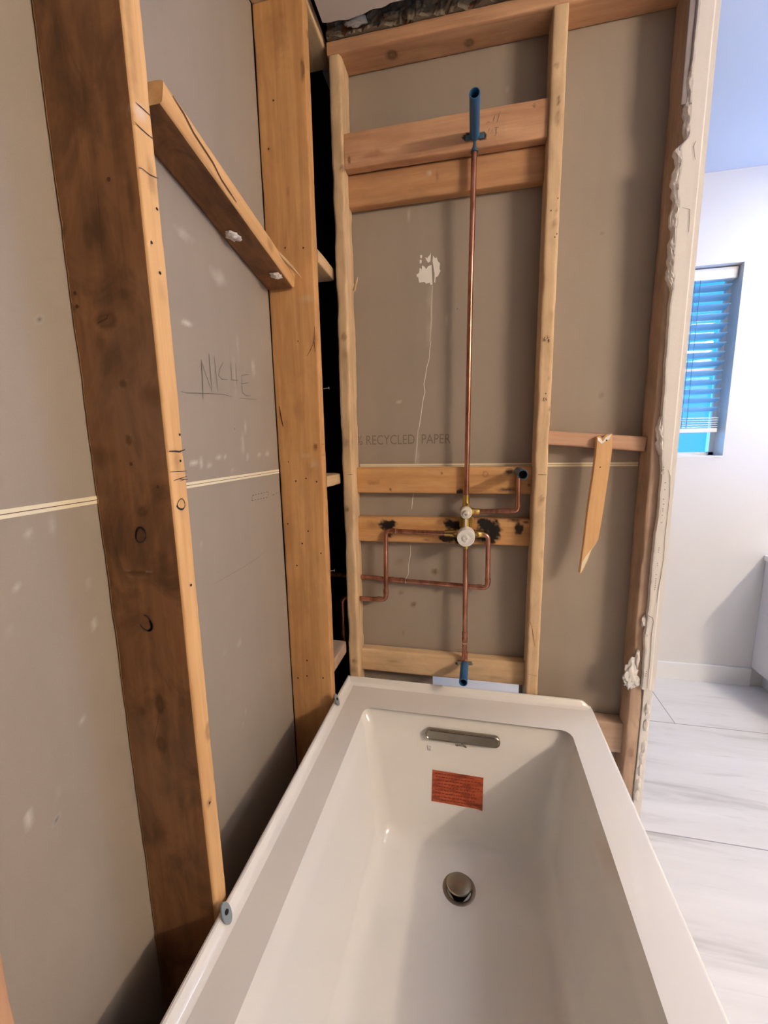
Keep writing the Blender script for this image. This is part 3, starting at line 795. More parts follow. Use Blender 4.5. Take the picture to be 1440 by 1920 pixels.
strokes('handwriting', [[(1018, 745.6), (1020, 746), (1019, 749), (1017.5, 751.5), (1022, 751.5)], [(1022.2, 745.5), (1022, 749), (1025, 748.6)], [(1025, 745), (1024.6, 752)]], 'y', 0, (0, -1, 0), .0019, M['ink'], S2)
strokes('marker_lines', [[(1008, 890), (1016, 890), (1025, 890)]], 'y', 0, (0, -1, 0), .0017, M['ink'], S2)
strokes('bark_cracks', [[(994, 1165), (998, 1180), (1000, 1195), (1003, 1212)], [(990, 1264), (1006, 1267)]], 'y', 0, (0, -1, 0), .0015, M['crack'], S2)
discs('nail_holes', [(1033, 395, .002), (1044, 439, .0018), (1046, 372, .0018), (1023, 738, .0018), (1040, 445, .0018)], 'y', 0, (0, -1, 0), M['crack'], S2)
ms = [mk(1182, 1412, 'y', 0, .02, .01, 'knot', (.20, .10, .05), .6)]
for (x, y, a, b) in [(1208, 1000, .03, .01), (1200, 1100, .03, .01), (1190, 1200, .05, .01), (1196, 960, .03, .01)]:
    c = on_plane(x, y, 'x', .935); ms.append((tuple(c), (.02, .02, a), (.20, .09, .055), .4, 'soft'))
S3 = lumber('wall_stud', 'reddish stud at the open end of the wall under the torn white drywall corner', 'stud', 'z', .935, .973, 0, .084, .04, 2.3815, M['pine_e'], 23, ms, wane=.006, warp=.002)
# top plates
ms = []
for (x, y, a, b, al) in [(735, 104, .02, .02, .9), (880, 81, .016, .016, .8)]:
    c = on_plane(x, y, 'z', 2.382); ms.append((tuple(c), (a, b, .02), (.12, .07, .03), al, 'knot'))
TP = lumber('top_plate', 'end wall top plate above the shower bay with two dark knots underneath', 'plate', 'x', -.002, .9725, 0, .084, 2.382, 2.419, M['pine_d'], 24, ms, wane=.002)
# second plate above, rough with old mortar
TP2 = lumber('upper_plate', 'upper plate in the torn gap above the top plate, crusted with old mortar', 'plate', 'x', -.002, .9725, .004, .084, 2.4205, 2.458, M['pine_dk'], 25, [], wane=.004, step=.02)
mo = rough_strip('mortar_crust', .0, .98, 2.4205, 2.56, -.002, .03, M['mortar'], 3, (150, 22), amp=.016); keep(mo, TP2)
random.seed(4)
for i in range(12):
    x = .03+i*.075+random.uniform(-.02, .02); z = 2.428+random.uniform(.0, .05)
    lump('plaster_chunk', (x, -.006, z), (random.uniform(.012, .030), .007, random.uniform(.008, .016)), i, M['gypsum'] if i in (1, 5, 8) else M['mortar'], TP2, 3, .7, 2.5)
for i in range(6):
    lump('plaster_chunk', (.004+random.random()*.008, -.20+i*.032, 2.447+random.random()*.01), (.007, .012, .010), i+50, M['gypsum'], TP2, 2, .6, 2)

# blocks in the valve bay
ms = [mk(700, 290, 'y', .012, .012, .035, 'soft', (.28, .10, .05), .5), mk(655, 300, 'y', .012, .012, .006, 'knot'), mk(1002, 198, 'y', .012, .005, .005, 'knot')]
for x in (877, 903): ms.append(mk(x, 256, 'y', .012, .010, .016, 'hard', (.02, .012, .01), .95))
B1 = lumber('blocking_board', 'upper block behind the blue shower stub, faint handwriting beside the pipe', 'board', 'x', .0385, .6175, .0115, .047, 2.090, 2.186, M['pine_d'], 31, ms, wane=.003, step=.004, sec=.004)
B1b = lumber('blocking_board', 'lower brown block set back under the shower stub block, white scuffs', 'board', 'x', .0385, .6175, .0475, .0835, 2.003, 2.095, M['pine_block'], 32,
             [mk(805, 325, 'y', .0475, .010, .006, 'soft', CHALKC, .8), mk(958, 282, 'y', .0475, .006, .02, 'soft', CHALKC, .4), mk(820, 330, 'y', .0475, .02, .006, 'soft', (.2, .07, .03), .5)], wane=.003)
strokes('handwriting', [[(905, 254), (911, 251)], [(915, 250), (917, 243), (919, 241)], [(920, 251), (923, 242), (924, 250)], [(927, 240), (933, 239), (936, 239)], [(932, 240), (930, 246), (931, 250), (928, 256)],
                        ], 'y', .0115, (0, -1, 0), .0016, M['printing'], B1)
strokes('handwriting', [[(912, 232), (915, 229), (919, 230)], [(925, 229), (927, 221), (928, 217)], [(932, 229), (935, 219), (938, 209)]], 'y', .0115, (0, -1, 0), .0016, M['printing'], B1)
ms = [mk(828, 887, 'y', .048, .005, .005, 'knot', al=.9), mk(862, 922, 'y', .048, .009, .012, 'hard', (.025, .015, .01), .95), mk(732, 918, 'y', .048, .006, .006, 'knot'), mk(911, 889, 'y', .048, .012, .012, 'ring', (.25, .10, .04), .6),
      mk(950, 918, 'y', .048, .009, .038, 'soft', (.03, .02, .015), .85), mk(955, 884, 'y', .048, .012, .018, 'soft', (.03, .02, .015), .9), mk(700, 905, 'y', .048, .01, .03, 'soft', (.26, .10, .04), .5), mk(992, 910, 'y', .048, .006, .006, 'knot')]
B2 = lumber('blocking_board', 'orange block behind the angled copper stub, above the valve', 'board', 'x', .0385, .6175, .0480, .0835, 1.098, 1.187, M['pine_b'], 33, ms, wane=.002, step=.0035, sec=.004)
BURN = (.010, .007, .006)
ms = []
for (x, y, a, b, al, kd) in [(727, 984, .022, .034, 1, 'burn'), (729, 1004, .012, .018, .9, 'soft'), (848, 984, .020, .036, 1, 'burn'), (838, 1010, .014, .036, .95, 'burn'), (862, 1010, .030, .030, 1, 'burn'), (912, 984, .026, .044, 1, 'burn'), (912, 1006, .030, .042, 1, 'burn'),
                             (925, 995, .030, .030, 1, 'burn'), (972, 990, .024, .018, .95, 'burn'), (966, 976, .008, .022, .9, 'soft'), (985, 979, .006, .012, .9, 'soft'), (800, 1012, .006, .02, .5, 'soft')]:
    ms.append(mk(x, y, 'y', .048, a, b, kd, BURN, al))
for (x, y, a, b) in [(800, 1000, .018, .06), (700, 985, .02, .03), (880, 980, .04, .10)]:
    ms.insert(0, mk(x, y, 'y', .048, a, b, 'soft', (.22, .10, .035), .45))
B3 = lumber('blocking_board', 'scorched block with black torch burns behind the white-capped shower valve', 'board', 'x', .0385, .6175, .0480, .0835, .925, 1.014, M['pine_b'], 34, ms, wane=.002, step=.0028, sec=.003)
ms = [mk(870+s, 1244, 'y', .042, .005, .007, 'hard', (.03, .015, .01), .95) for s in (-13, 13)]
ms += [mk(740, 1240, 'y', .042, .006, .03, 'soft', (.28, .14, .06), .4), mk(930, 1270, 'y', .042, .01, .05, 'soft', (.28, .15, .08), .4)]
B4 = lumber('blocking_board', 'lowest block above the tub rim behind the blue spout stub', 'board', 'x', .0385, .6175, .0415, .0838, .430, .515, M['pine_c'], 35, ms, wane=.002, step=.005)
# right bay: tilted rail with the hanging stick
a = math.atan2(-.024, .262)
mm = Matrix.Translation((.796, .040, 1.264)) @ Matrix.Rotation(-a, 4, 'Y')
RB = lumber('rail_board', 'slightly tilted pinkish rail across the right bay behind the hanging stick', 'board', 'x', -.137, .137, -.010, .040, -.022, .022, M['pine_e'], 36, [], wane=.003, matrix=mm)
RB.data.materials[0] = wood('pine_pinkish', (.42, .23, .14, 1), (.60, .38, .26, 1), seed=36)
# hanging splintered stick
def stick():
    P = [(1119, 819), (1124, 817), (1130, 822), (1137, 815), (1149, 812.5), (1148, 845), (1140, 900), (1131, 960), (1126, 990), (1122, 1012), (1110, 1030), (1103, 1050), (1095, 1067), (1090, 1075), (1086, 1075), (1089, 1055), (1094, 1020), (1101, 960), (1110, 900), (1117, 850)]
    Y = .010
    F_ = [on_plane(x, y, 'y', Y) for x, y in P]
    n = len(F_); V = F_+[p+Vector((0, .017, 0)) for p in F_]
    Fc = [tuple(range(n)), tuple(range(2*n-1, n-1, -1))]+[(i, i+n, (i+1) % n+n, (i+1) % n) for i in range(n)]
    bm = bmesh.new(); vs = [bm.verts.new(v) for v in V]
    for f in Fc: bm.faces.new([vs[i] for i in f])
    bmesh.ops.recalc_face_normals(bm, faces=bm.faces)
    es = [e for e in bm.edges if len(e.link_faces) == 2 and e.calc_face_angle(0) > 1.2]
    bmesh.ops.bevel(bm, geom=es, offset=.0018, segments=2, affect='EDGES')
    o = bm_obj('wood_stick', bm, M['stick'])
    at = o.data.color_attributes.new('mark', 'FLOAT_COLOR', 'POINT')
    at.data.foreach_set('color', [0.0]*(4*len(o.data.vertices))); return o
SK = stick(); tag(SK, 'pale splintered wood stick nailed to the tilted rail and hanging in the right bay', 'stick')
def patch(name, pix, ax, val, normal, mat, parent, lift=.0006):
    n = Vector(normal); P = [on_plane(x, y, ax, val)+n*lift for x, y in pix]
    return absorb(parent, (P, [tuple(range(len(P)))]), mat)
patch('torn_tip', [(1121, 1014), (1108, 1032), (1100, 1052), (1092, 1068), (1088, 1074), (1091, 1055), (1098, 1043), (1110, 1028)], 'y', .010, (0, -1, 0), M['edge'], SK)
patch('torn_top', [(1120, 820), (1126, 822), (1130, 828), (1136, 820), (1147, 814), (1142, 824), (1134, 828), (1128, 832), (1121, 826)], 'y', .010, (0, -1, 0), M['white_paint'], SK)
discs('nail_holes', [(1137, 825.5, .0022), (1125, 876, .002)], 'y', .010, (0, -1, 0), M['black'], SK)
# low block in the right bay
lumber('low_block', 'short block low in the right bay behind the tub corner', 'block', 'x', .658, .9345, .030, .083, .224, .335, M['pine_e'], 38, [], wane=.003)
lumber('sole_plate', 'sole plate on the floor under the end wall studs', 'plate', 'x', 0, .973, .001, .083, .001, .039, M['pine_e'], 39, [], step=.02)

# traces on the end wall board
for pp in ([(783, 514), (786, 511), (787, 502), (791, 505), (791, 498), (796, 500), (799, 505), (803, 499), (809, 497), (810, 512), (811, 534), (807, 534), (806, 530), (799, 532), (796, 529), (786, 530)],
           [(812, 479), (815, 484), (819, 483), (821, 490), (825, 494), (824, 504), (826, 508), (821, 518), (817, 520), (816, 530), (814, 530), (815, 515), (813, 502), (811, 490)],
           [(797, 482), (801, 484), (806, 478), (808, 474), (807, 490), (803, 493), (800, 489)], [(788, 478), (792, 479), (791, 484), (788, 484)], [(787, 487), (791, 488), (790, 494), (787, 494)],
           [(781, 515), (784, 513), (785, 519), (782, 520)]):
    patch('paint_splash', pp, 'y', YD, (0, -1, 0), M['white_paint'], wall_back)
strokes('water_streak', [[(808, 640), (806, 655), (805, 672), (800, 690), (798, 705), (795, 720), (797, 735), (793, 752), (790, 775), (787, 795), (785, 806)],
                         [(775, 925), (774, 935), (773, 945), (772, 955)], [(770, 1022), (770, 1038), (766, 1060), (766, 1075), (760, 1088)]], 'y', YD, (0, -1, 0), .0022, M['white_paint'], wall_back)
strokes('water_streak', [[(811, 535), (809, 575), (809, 600), (806, 640)], [(784, 806), (782, 835), (779, 868)]], 'y', YD, (0, -1, 0), .0045, M['chalk'], wall_back, .0003)
def text_mesh(name, body, size, loc, rot, mat, parent, extr=.0002):
    cu = bpy.data.curves.new(name, 'FONT'); cu.body = body; cu.size = size; cu.extrude = extr
    tmp = bpy.data.objects.new(name+'_tmp', cu); COL.objects.link(tmp)
    dg = bpy.context.evaluated_depsgraph_get(); me = bpy.data.meshes.new_from_object(tmp.evaluated_get(dg))
    bpy.data.objects.remove(tmp); me.materials.clear(); me.materials.append(mat)
    o = bpy.data.objects.new(name, me); COL.objects.link(o)
    o.location = loc; o.rotation_euler = rot; o.scale = (1, 1, 1)
    return o
t = text_mesh('printed_words', '% RECYCLED  PAPER', .046, (.028, YD-.0006, 1.264), (math.pi/2, 0, 0), M['printing'], None)
w = max(v.co.x for v in t.data.vertices)
for v in t.data.vertices: v.co.x *= .330/w
keep(t, wall_back)

# ------------------------------------------------------------------ torn drywall corner at the open end of the wall
JR = empty('drywall_corner', (.985, 0, 0))
tag(JR, 'torn white drywall corner strip with metal bead at the open end of the wall', 'drywall')
box('end_panel', .9735, .9985, -.004, .084, 0.0, 2.42, M['gypsum_strip'], JR, .002)
inner = [(0.47, .956), (.50, .962), (.62, .962), (.66, .955), (.70, .960), (.98, .960), (1.05, .964), (1.18, .962), (1.24, .957), (1.30, .952), (1.42, .949), (1.55, .946), (1.62, .944), (1.66, .948), (1.72, .944), (1.80, .940), (1.86, .944),
         (1.92, .936), (1.965, .942), (2.0, .934), (2.02, .952), (2.10, .950), (2.17, .946), (2.30, .948), (2.42, .947)]
def strip_geo():
    zs = np.linspace(.492, 2.42, 330); xi = np.interp(zs, [a for a, b in inner], [b for a, b in inner])
    V = []; Fc = []
    for k, z in enumerate(zs):
        x = xi[k]+noise.noise(Vector((z*60, 1, 2)))*.0016+noise.noise(Vector((z*16, 5, 2)))*.002
        xm = .984
        prof = [(x+.001, 0), (x, -.004), (x+.002, -.0145+noise.noise(Vector((z*30, 9, 2)))*.0015), (x+.006, -.0155), (.975, -.016), (xm, -.0165), (.9875, -.0150), (.9985, -.0150), (.9985, 0)]
        V += [(a, b, z) for a, b in prof]
    n = 9
    for k in range(len(zs)-1):
        for i in range(n-1): Fc.append((k*n+i, k*n+i+1, (k+1)*n+i+1, (k+1)*n+i))
    Fc.append(tuple(range(n))); Fc.append(tuple((len(zs)-1)*n+i for i in range(n-1, -1, -1)))
    return V, Fc
FS = geo_obj('face_strip', strip_geo(), M['gypsum_strip'], JR, False)
# crack line wandering beside the bead
ck = [(1252, 880), (1256, 893), (1255, 930), (1250, 975), (1246, 1010), (1244, 1045), (1238, 1085), (1234, 1105), (1231, 1130)]
strokes('crack_line', [ck, [(1213, 1152), (1217, 1155), (1223, 1158), (1225, 1166), (1221, 1190), (1220, 1220), (1216, 1260), (1213, 1290)], [(1279, 390), (1293, 393), (1291, 435)], [(1264, 480), (1262, 500)], [(1304, 265), (1300, 275), (1303, 300)]],
        'y', -.0168, (0, -1, 0), .0016, M['mortar'], FS)
holes = [(1244, 876), (1243, 881), (1247, 905), (1246, 918), (1244, 936), (1244, 945), (1242.5, 954), (1242.5, 958), (1241.5, 966), (1240, 980), (1235.5, 1027), (1235, 1031), (1234.5, 1035), (1232.5, 1056), (1232.5, 1060), (1230, 1077),
         (1229.5, 1085), (1229, 1089), (1228.6, 1093), (1228.2, 1097), (1227.8, 1101), (1227.3, 1105), (1211.5, 1259), (1211, 1263), (1210.5, 1267)]
discs('bead_holes', [(x, y, .0013) for x, y in holes], 'y', -.0168, (0, -1, 0), M['black'], FS)
discs('screw_heads', [(1242, 887, .0045), (1211.5, 1191, .0045)], 'y', -.0168, (0, -1, 0), M['steel'], FS)
# rough plaster lumps along the upper inner edge
def broken_edge(z0, z1, seed):
    zs = np.linspace(z0, z1, int((z1-z0)/.004)); V = []; Fc = []; m_ = 8
    for z in zs:
        xi = np.interp(z, [a for a, b in inner], [b for a, b in inner])
        w = .007+.009*max(-.4, noise.noise(Vector((z*22, seed, 1))))+.005*noise.noise(Vector((z*70, seed, 4)))
        w *= min(1, (z-z0)/.03, (z1-z)/.03)+.05
        for k in range(m_):
            t = k/(m_-1); x = xi+.004-(w+.006)*math.sin(t*math.pi/2)
            y = -.0150+.015*t**1.6+.004*noise.noise(Vector((z*40, t*3, seed)))+.002*noise.noise(Vector((z*120, t*6, seed)))
            V.append((x, min(y, .0), z))
    for i in range(len(zs)-1):
        for k in range(m_-1): Fc.append((i*m_+k, i*m_+k+1, (i+1)*m_+k+1, (i+1)*m_+k))
    geo_obj('broken_edge', (V, Fc), M['gypsum'], JR, False)
broken_edge(1.66, 1.80, 2); broken_edge(1.79, 2.02, 5); broken_edge(2.02, 2.17, 8)
broken_edge(1.22, 1.33, 11)
lump('plaster_lump', on_plane(1184, 1268, 'y', -.006), (.017, .0025, .038), 77, M['gypsum_strip'], JR, 4, .9, 1.6)
lump('plaster_lump', on_plane(1195, 1235, 'y', -.006), (.006, .005, .03), 78, M['gypsum'], JR, 3, .5, 2)
lump('plaster_lump', on_plane(1207, 1165, 'y', -.006), (.006, .005, .018), 79, M['gypsum'], JR, 3, .5, 2)
for i, (x, y) in enumerate([(1213, 1330), (1211, 1360), (1207, 1400), (1203, 1420), (1200, 1445), (1197, 1470), (1193, 1490)]):
    c = on_plane(x, y, 'y', -.003); lump('torn_edge_lump', c, (.008, .007, .022), i+90, M['gypsum'], JR, 3, .45, 2)
ob = box('old_facing', .933, .9475, -.009, .0, 2.10, 2.42, plain('old_facing_shaded', (.30, .26, .26, 1), .9, bumpy=.6, var=.2), JR, .003)  # leftover drywall piece, its shade painted in as dark grey

# ------------------------------------------------------------------ shower plumbing
SP = empty('shower_plumbing', (.414, .03, .5))
tag(SP, 'copper shower piping with brass valve, white plastic caps and blue stub sleeves', 'plumbing')
RP = .0082
def pipe(name, pts, r=RP, mat='copper', corner=.016, parent=SP, **k):
    return geo_obj(name, tube_geo(pts, r, 18, True, None, corner), M[mat], parent)
def collar(p, ax, r=.0100, l=.016, mat='copper'):
    p = Vector(p); a = Vector(ax).normalized()
    return tube_geo([p-a*l/2, p+a*l/2], r, 18)
pipe('riser_pipe', [(.4225, .022, 2.117), (.4165, .030, 1.70), (.4135, .032, 1.083)], corner=0)
geo_obj('riser_elbow', join_geo([tube_geo([(.4225, .022, 2.085), (.4225, .022, 2.118), (.4222, -.012, 2.119)], .0108, 18, True, None, .014)]), M['blue_grey'], SP)
def sleeve(name, a, b, mat, r=.0135):
    a, b = Vector(a), Vector(b); d = (b-a); L = d.length; ax = d.normalized()
    g = lathe_geo(a, ax, [(0, .0), (0, r), (L-.001, r), (L, r-.0008), (L, r-.0025), (L-.03, r-.0025), (.01, r-.003), (.01, 0)], 28)
    o = geo_obj(name, g, M[mat], SP)
    h = geo_obj('bore', lathe_geo(a+ax*(L-.022), ax, [(0, 0), (0, r-.0026)], 24), M['black'], o); return o
sleeve('blue_sleeve', (.4222, .006, 2.120), (.4225, -.136, 2.123), 'blue')
# tub spout drop
pipe('tub_drop_pipe', [(.4130, .030, .955), (.4150, .030, .60), (.4155, .026, .512), (.4155, .0, .506)], corner=.012)
for z in (.590, .612): geo_obj('drop_coupling', collar((.4150, .030, z), (0, 0, 1), .0098, .012), M['copper'], SP)
geo_obj('solder_joint', collar((.4150, .030, .577), (0, 0, 1), .0093, .003), M['solder'], SP)
geo_obj('spout_elbow', tube_geo([(.4153, .028, .545), (.4155, .026, .510), (.4155, .002, .507)], .0105, 18, True, None, .013), M['copper'], SP)
sleeve('blue_sleeve', (.4155, .010, .507), (.4140, -.100, .505), 'blue')
# ears of the drop-ear elbows
for nm, c in (('ear_plate', (.4222, .0105, 2.1165)), ('ear_plate', (.4155, .040, .497))):
    bm = bmesh.new(); add_box(bm, c[0]-.026, c[0]+.026, c[1]-.003, c[1]+.001, c[2]-.007, c[2]+.007, .002); keep(bm_obj(nm, bm, M['blue_grey'] if c[2] > 1 else M['nickel']), SP)
# diverter outlet, right and up to the third stub
pipe('diverter_branch', [(.447, .032, 1.042), (.577, .032, 1.045), (.5745, .036, 1.168), (.5745, .006, 1.172)], corner=.014)
for p, ax in (((.545, .032, 1.0443), (1, 0, 0)), ((.5768, .032, 1.066), (0, 0, 1))): geo_obj('branch_coupling', collar(p, ax, .0098, .014), M['copper'], SP)
sleeve('blue_sleeve', (.5745, .030, 1.172), (.5745, -.098, 1.172), 'blue_grey', .0145)
# hot and cold supplies
pipe('left_supply_pipe', [(.345, .032, .965), (.140, .034, .968), (.136, .034, .716), (.036, .040, .712)], corner=.018)
for p, ax in (((.165, .034, .9675), (1, 0, 0)), ((.1365, .034, .745), (0, 0, 1)), ((.112, .036, .7155), (1, 0, 0))): geo_obj('supply_coupling', collar(p, ax, .0098, .014), M['copper'], SP)
pipe('right_supply_pipe', [(.455, .030, .966), (.486, .030, .964), (.488, .036, .779), (.30, .058, .778), (.036, .066, .786)], corner=.018)
for p, ax in (((.4878, .034, .805), (0, 0, 1)), ((.462, .040, .779), (1, -.1, 0)), ((.19, .0625, .781), (1, 0, 0)), ((.155, .0635, .782), (1, 0, 0))): geo_obj('supply_coupling', collar(p, ax, .0098, .016), M['copper'], SP)
geo_obj('solder_joint', collar((.204, .0620, .7805), (1, 0, 0), .0102, .003), M['solder'], SP)
geo_obj('solder_joint', collar((.1765, .034, .9675), (1, 0, 0), .0102, .002), M['solder'], SP)
# continuation of the supplies inside the dark gap
pipe('gap_pipe', [(-.001, .066, .787), (-.19, .068, .790)], parent=SP)
pipe('gap_pipe', [(-.001, .044, .712), (-.030, .044, .711), (-.031, .044, .545)], corner=.02)
# mixing valve body
VC = Vector((.4135, .030, .966))
g = [lathe_geo(VC+Vector((0, .022, 0)), (0, -1, 0), [(0, 0), (0, .022), (.012, .026), (.040, .026), (.044, .0)], 28),
     lathe_geo(VC+Vector((-.018, 0, 0)), (-1, 0, 0), [(0, .016), (.012, .016), (.016, .0125), (.034, .0125), (.034, .0115), (.052, .0112), (.052, 0)], 22),
     lathe_geo(VC+Vector((.018, 0, 0)), (1, 0, 0), [(0, .016), (.010, .016), (.014, .0125), (.026, .0125), (.028, .0112), (.040, .0112), (.040, 0)], 22),
     lathe_geo(VC+Vector((0, 0, .018)), (0, 0, 1), [(0, .016), (.02, .013), (.05, .012), (.05, 0)], 22),
     lathe_geo(VC+Vector((0, 0, -.018)), (0, 0, -1), [(0, .014), (.02, .0115), (.032, .0112), (.032, 0)], 22)]
for s in (-1, 1):
    g.append(lathe_geo(VC+Vector((s*.034, -.010, 0)), (0, -1, 0), [(0, .0085), (.008, .0085), (.008, .003), (.007, 0)], 14))
VB = geo_obj('mixing_valve', join_geo(g), M['brass'], SP)
geo_obj('plastic_guard', lathe_geo(VC+Vector((.001, -.012, -.001)), (0, -1, 0), [(0, .0285), (.02, .0285), (.052, .0275), (.0535, .0265), (.0535, .017), (.0525, .0165), (.0525, .0105), (.056, .0100), (.0565, .0045), (.053, .004), (.053, 0)], 36), M['plastic'], VB)
# diverter body above
DC = Vector((.4130, .032, 1.040))
g = [lathe_geo(DC+Vector((0, .018, 0)), (0, -1, 0), [(0, 0), (0, .016), (.010, .021), (.028, .021), (.032, .0)], 24),
     lathe_geo(DC+Vector((.012, 0, .001)), (1, 0, 0), [(0, .014), (.010, .0115), (.016, .0105), (.030, .0108), (.032, .0095), (.036, 0)], 20),
     lathe_geo(DC+Vector((0, 0, .012)), (0, 0, 1), [(0, .015), (.012, .0115), (.030, .0112), (.044, .0108), (.044, 0)], 20),
     lathe_geo(DC+Vector((.004, -.006, .024)), (0, -1, 0), [(0, .007), (.007, .007), (.008, 0)], 12)]
DB = geo_obj('diverter_valve', join_geo(g), M['brass'], SP)
geo_obj('plastic_guard', join_geo([lathe_geo(DC+Vector((0, -.008, 0)), (0, -1, 0), [(0, .0195), (.022, .0195), (.026, .0170), (.026, .011), (.050, .0095), (.052, .008), (.052, .004), (.046, .003), (.046, 0)], 30)]), M['plastic2'], DB)
box('guard_link', .4105, .4165, .000, .004, .985, 1.025, M['plastic2'], VB, .001)
# brass mounting bracket behind
box('valve_bracket', .392, .437, .036, .0405, .985, 1.022, M['brass'], VB, .002)

# ------------------------------------------------------------------ bathtub
def rrect(x0, x1, y0, y1, r, z, n=8):
    P = []
    for cx, cy, a0 in ((x1-r, y1-r, 0), (x0+r, y1-r, 90), (x0+r, y0+r, 180), (x1-r, y0+r, 270)):
        for i in range(n+1):
            a = math.radians(a0+90*i/n); P.append((cx+r*math.cos(a), cy+r*math.sin(a), z))
    return P
OX0, OX1, OY0, OY1 = -0.0004, 0.8226, -1.540, -0.0161
IX0, IX1, IY0, IY1 = 0.1001, 0.7308, -1.445, -0.1543
BX0, BX1, BY0, BY1 = 0.1659, 0.6692, -1.28, -0.2288
ZD, ZB = 0.4167, 0.0279
loops = []
loops.append(rrect(OX0, OX1, OY0, OY1, .004, 0.0))
loops.append(rrect(OX0, OX1, OY0, OY1, .006, .36))
for q in (0, 20, 40, 60, 80, 90):
    a = math.radians(q); d = .009*(1-math.cos(a)); z = ZD-.009+.009*math.sin(a)
    loops.append(rrect(OX0+d, OX1-d, OY0+d, OY1-d, .010, z))
for q in (90, 70, 50, 30, 10, 0):
    a = math.radians(q); d = .016*(1-math.cos(a)); z = ZD-.016+.016*math.sin(a)
    loops.append(rrect(IX0-.016+d, IX1+.016-d, IY0-.016+d, IY1+.016-d, .026+.004, z))
zf = ZB+.054
for k in range(1, 9):
    t = k/9; s = 1
    z = (ZD-.016)*(1-t)+zf*t
    L = lambda a, b: a*(1-t)+b*t
    loops.append(rrect(L(IX0, BX0-.012), L(IX1, BX1+.012), L(IY0, BY0-.02), L(IY1, BY1+.012), L(.03, .055), z))
for q in (0, 15, 30, 45, 60, 75, 90):
    a = math.radians(q); d = .054*(1-math.cos(a)); z = zf-.054*math.sin(a)
    loops.append(rrect(BX0-.012+d, BX1+.012-d, BY0-.02+d, BY1+.012-d, .058, z))
DRC = (0.4149, -0.3498)
n = len(loops[0])
last = loops[-1]
for t in (.3, .6, .85):
    loops.append([(p[0]*(1-t)+(DRC[0]+.0464*math.cos(math.atan2(p[1]-DRC[1], p[0]-DRC[0])))*t, p[1]*(1-t)+(DRC[1]+.0464*math.sin(math.atan2(p[1]-DRC[1], p[0]-DRC[0])))*t, ZB-.003*t) for p in last])
loops.append([(DRC[0]+.0443*math.cos(math.atan2(p[1]-DRC[1], p[0]-DRC[0])), DRC[1]+.0443*math.sin(math.atan2(p[1]-DRC[1], p[0]-DRC[0])), ZB-.004) for p in last])
loops.append([(DRC[0]+.0367*math.cos(math.atan2(p[1]-DRC[1], p[0]-DRC[0])), DRC[1]+.0367*math.sin(math.atan2(p[1]-DRC[1], p[0]-DRC[0])), ZB-.006) for p in last])
V = [p for l in loops for p in l]
Fc = [(i*n+j, (i+1)*n+j, (i+1)*n+(j+1) % n, i*n+(j+1) % n) for i in range(len(loops)-1) for j in range(n)]
# raised tiling flange along left and back
prof = [(0.0, .35), (0.0, ZD+.015), (.0012, ZD+.0200), (.0048, ZD+.0216), (.0090, ZD+.0205), (.0112, ZD+.0165), (.0138, ZD+.0085), (.019, ZD+.0032), (.028, ZD+.0003), (.032, ZD-.002)]
path = [((OX0-.0006, OY0), (1, 0), 1), ((OX0-.0006, -.30), (1, 0), 1), ((OX0-.0006, OY1+.0006), (1, -1), 1), ((.39, OY1+.0006), (0, -1), 1), ((0.7815, OY1+.0006), (0, -1), 1), ((0.7934, OY1+.0006), (0, -1), .95), ((0.8129, OY1+.0006), (0, -1), .12), ((0.8183, OY1+.0006), (0, -1), 0)]
b = len(V); np_ = len(prof)
for (p, d, h) in path:
    for (off, z) in prof:
        zz = z if z < ZD else ZD-.001+(z-ZD+.001)*h
        V.append((p[0]+d[0]*off, p[1]+d[1]*off, zz))
for i in range(len(path)-1):
    for j in range(np_-1): Fc.append((b+i*np_+j, b+i*np_+j+1, b+(i+1)*np_+j+1, b+(i+1)*np_+j))
tub = geo_obj('bathtub', (V, Fc), M['acrylic'], None, True)
tag(tub, 'white rectangular alcove bathtub standing in front of the open stud walls', 'bathtub')
# inner back wall plane for the fittings
pa = Vector((0.4149, IY1+.0, ZD-.010)); pb = Vector((0.4149, BY1+.012, zf))
dn = (pb-pa).normalized(); nn = Vector((0, dn.z, -dn.y)).normalized()
if nn.y > 0: nn = -nn
def bw(x, s, lift=0.0):
    """point on the sloping end wall of the basin: x, distance s down from the rim"""
    return Vector((x, pa.y, pa.z))+dn*s+nn*lift
# overflow cover, long rounded bar
def capsule(cx, s, L, H, prof, seg=10):
    V = []; Fc = []; rings = []
    for (ins, lift) in prof:
        r = H/2-ins; ring = []
        for k in range(2*seg+2):
            if k <= seg: a = -math.pi/2+math.pi*k/seg; ox = L/2-H/2
            else: a = math.pi/2+math.pi*(k-seg-1)/seg; ox = -(L/2-H/2)
            ring.append(bw(cx+ox+r*math.cos(a), s+r*math.sin(a), lift))
        rings.append(ring)
    n = len(rings[0])
    for r in rings: V += r
    for i in range(len(rings)-1):
        for k in range(n): Fc.append((i*n+k, i*n+(k+1) % n, (i+1)*n+(k+1) % n, (i+1)*n+k))
    Fc.append(tuple((len(rings)-1)*n+k for k in range(n)))
    return V, Fc
OV = geo_obj('overflow_cover', capsule(0.4138, .0475, .231, .0345, [(0, -.001), (0, .010), (.0015, .013), (.0035, .014), (.006, .0125), (.0065, .0118)]), M['nickel'], tub); OV['label'] = 'brushed nickel overflow cover'
geo_obj('top_lip', tube_geo([bw(0.4138-.097, .0475-.0135, .0128), bw(0.4138+.097, .0475-.0135, .0128)], .0023, 8), M['nickel_b'], OV)
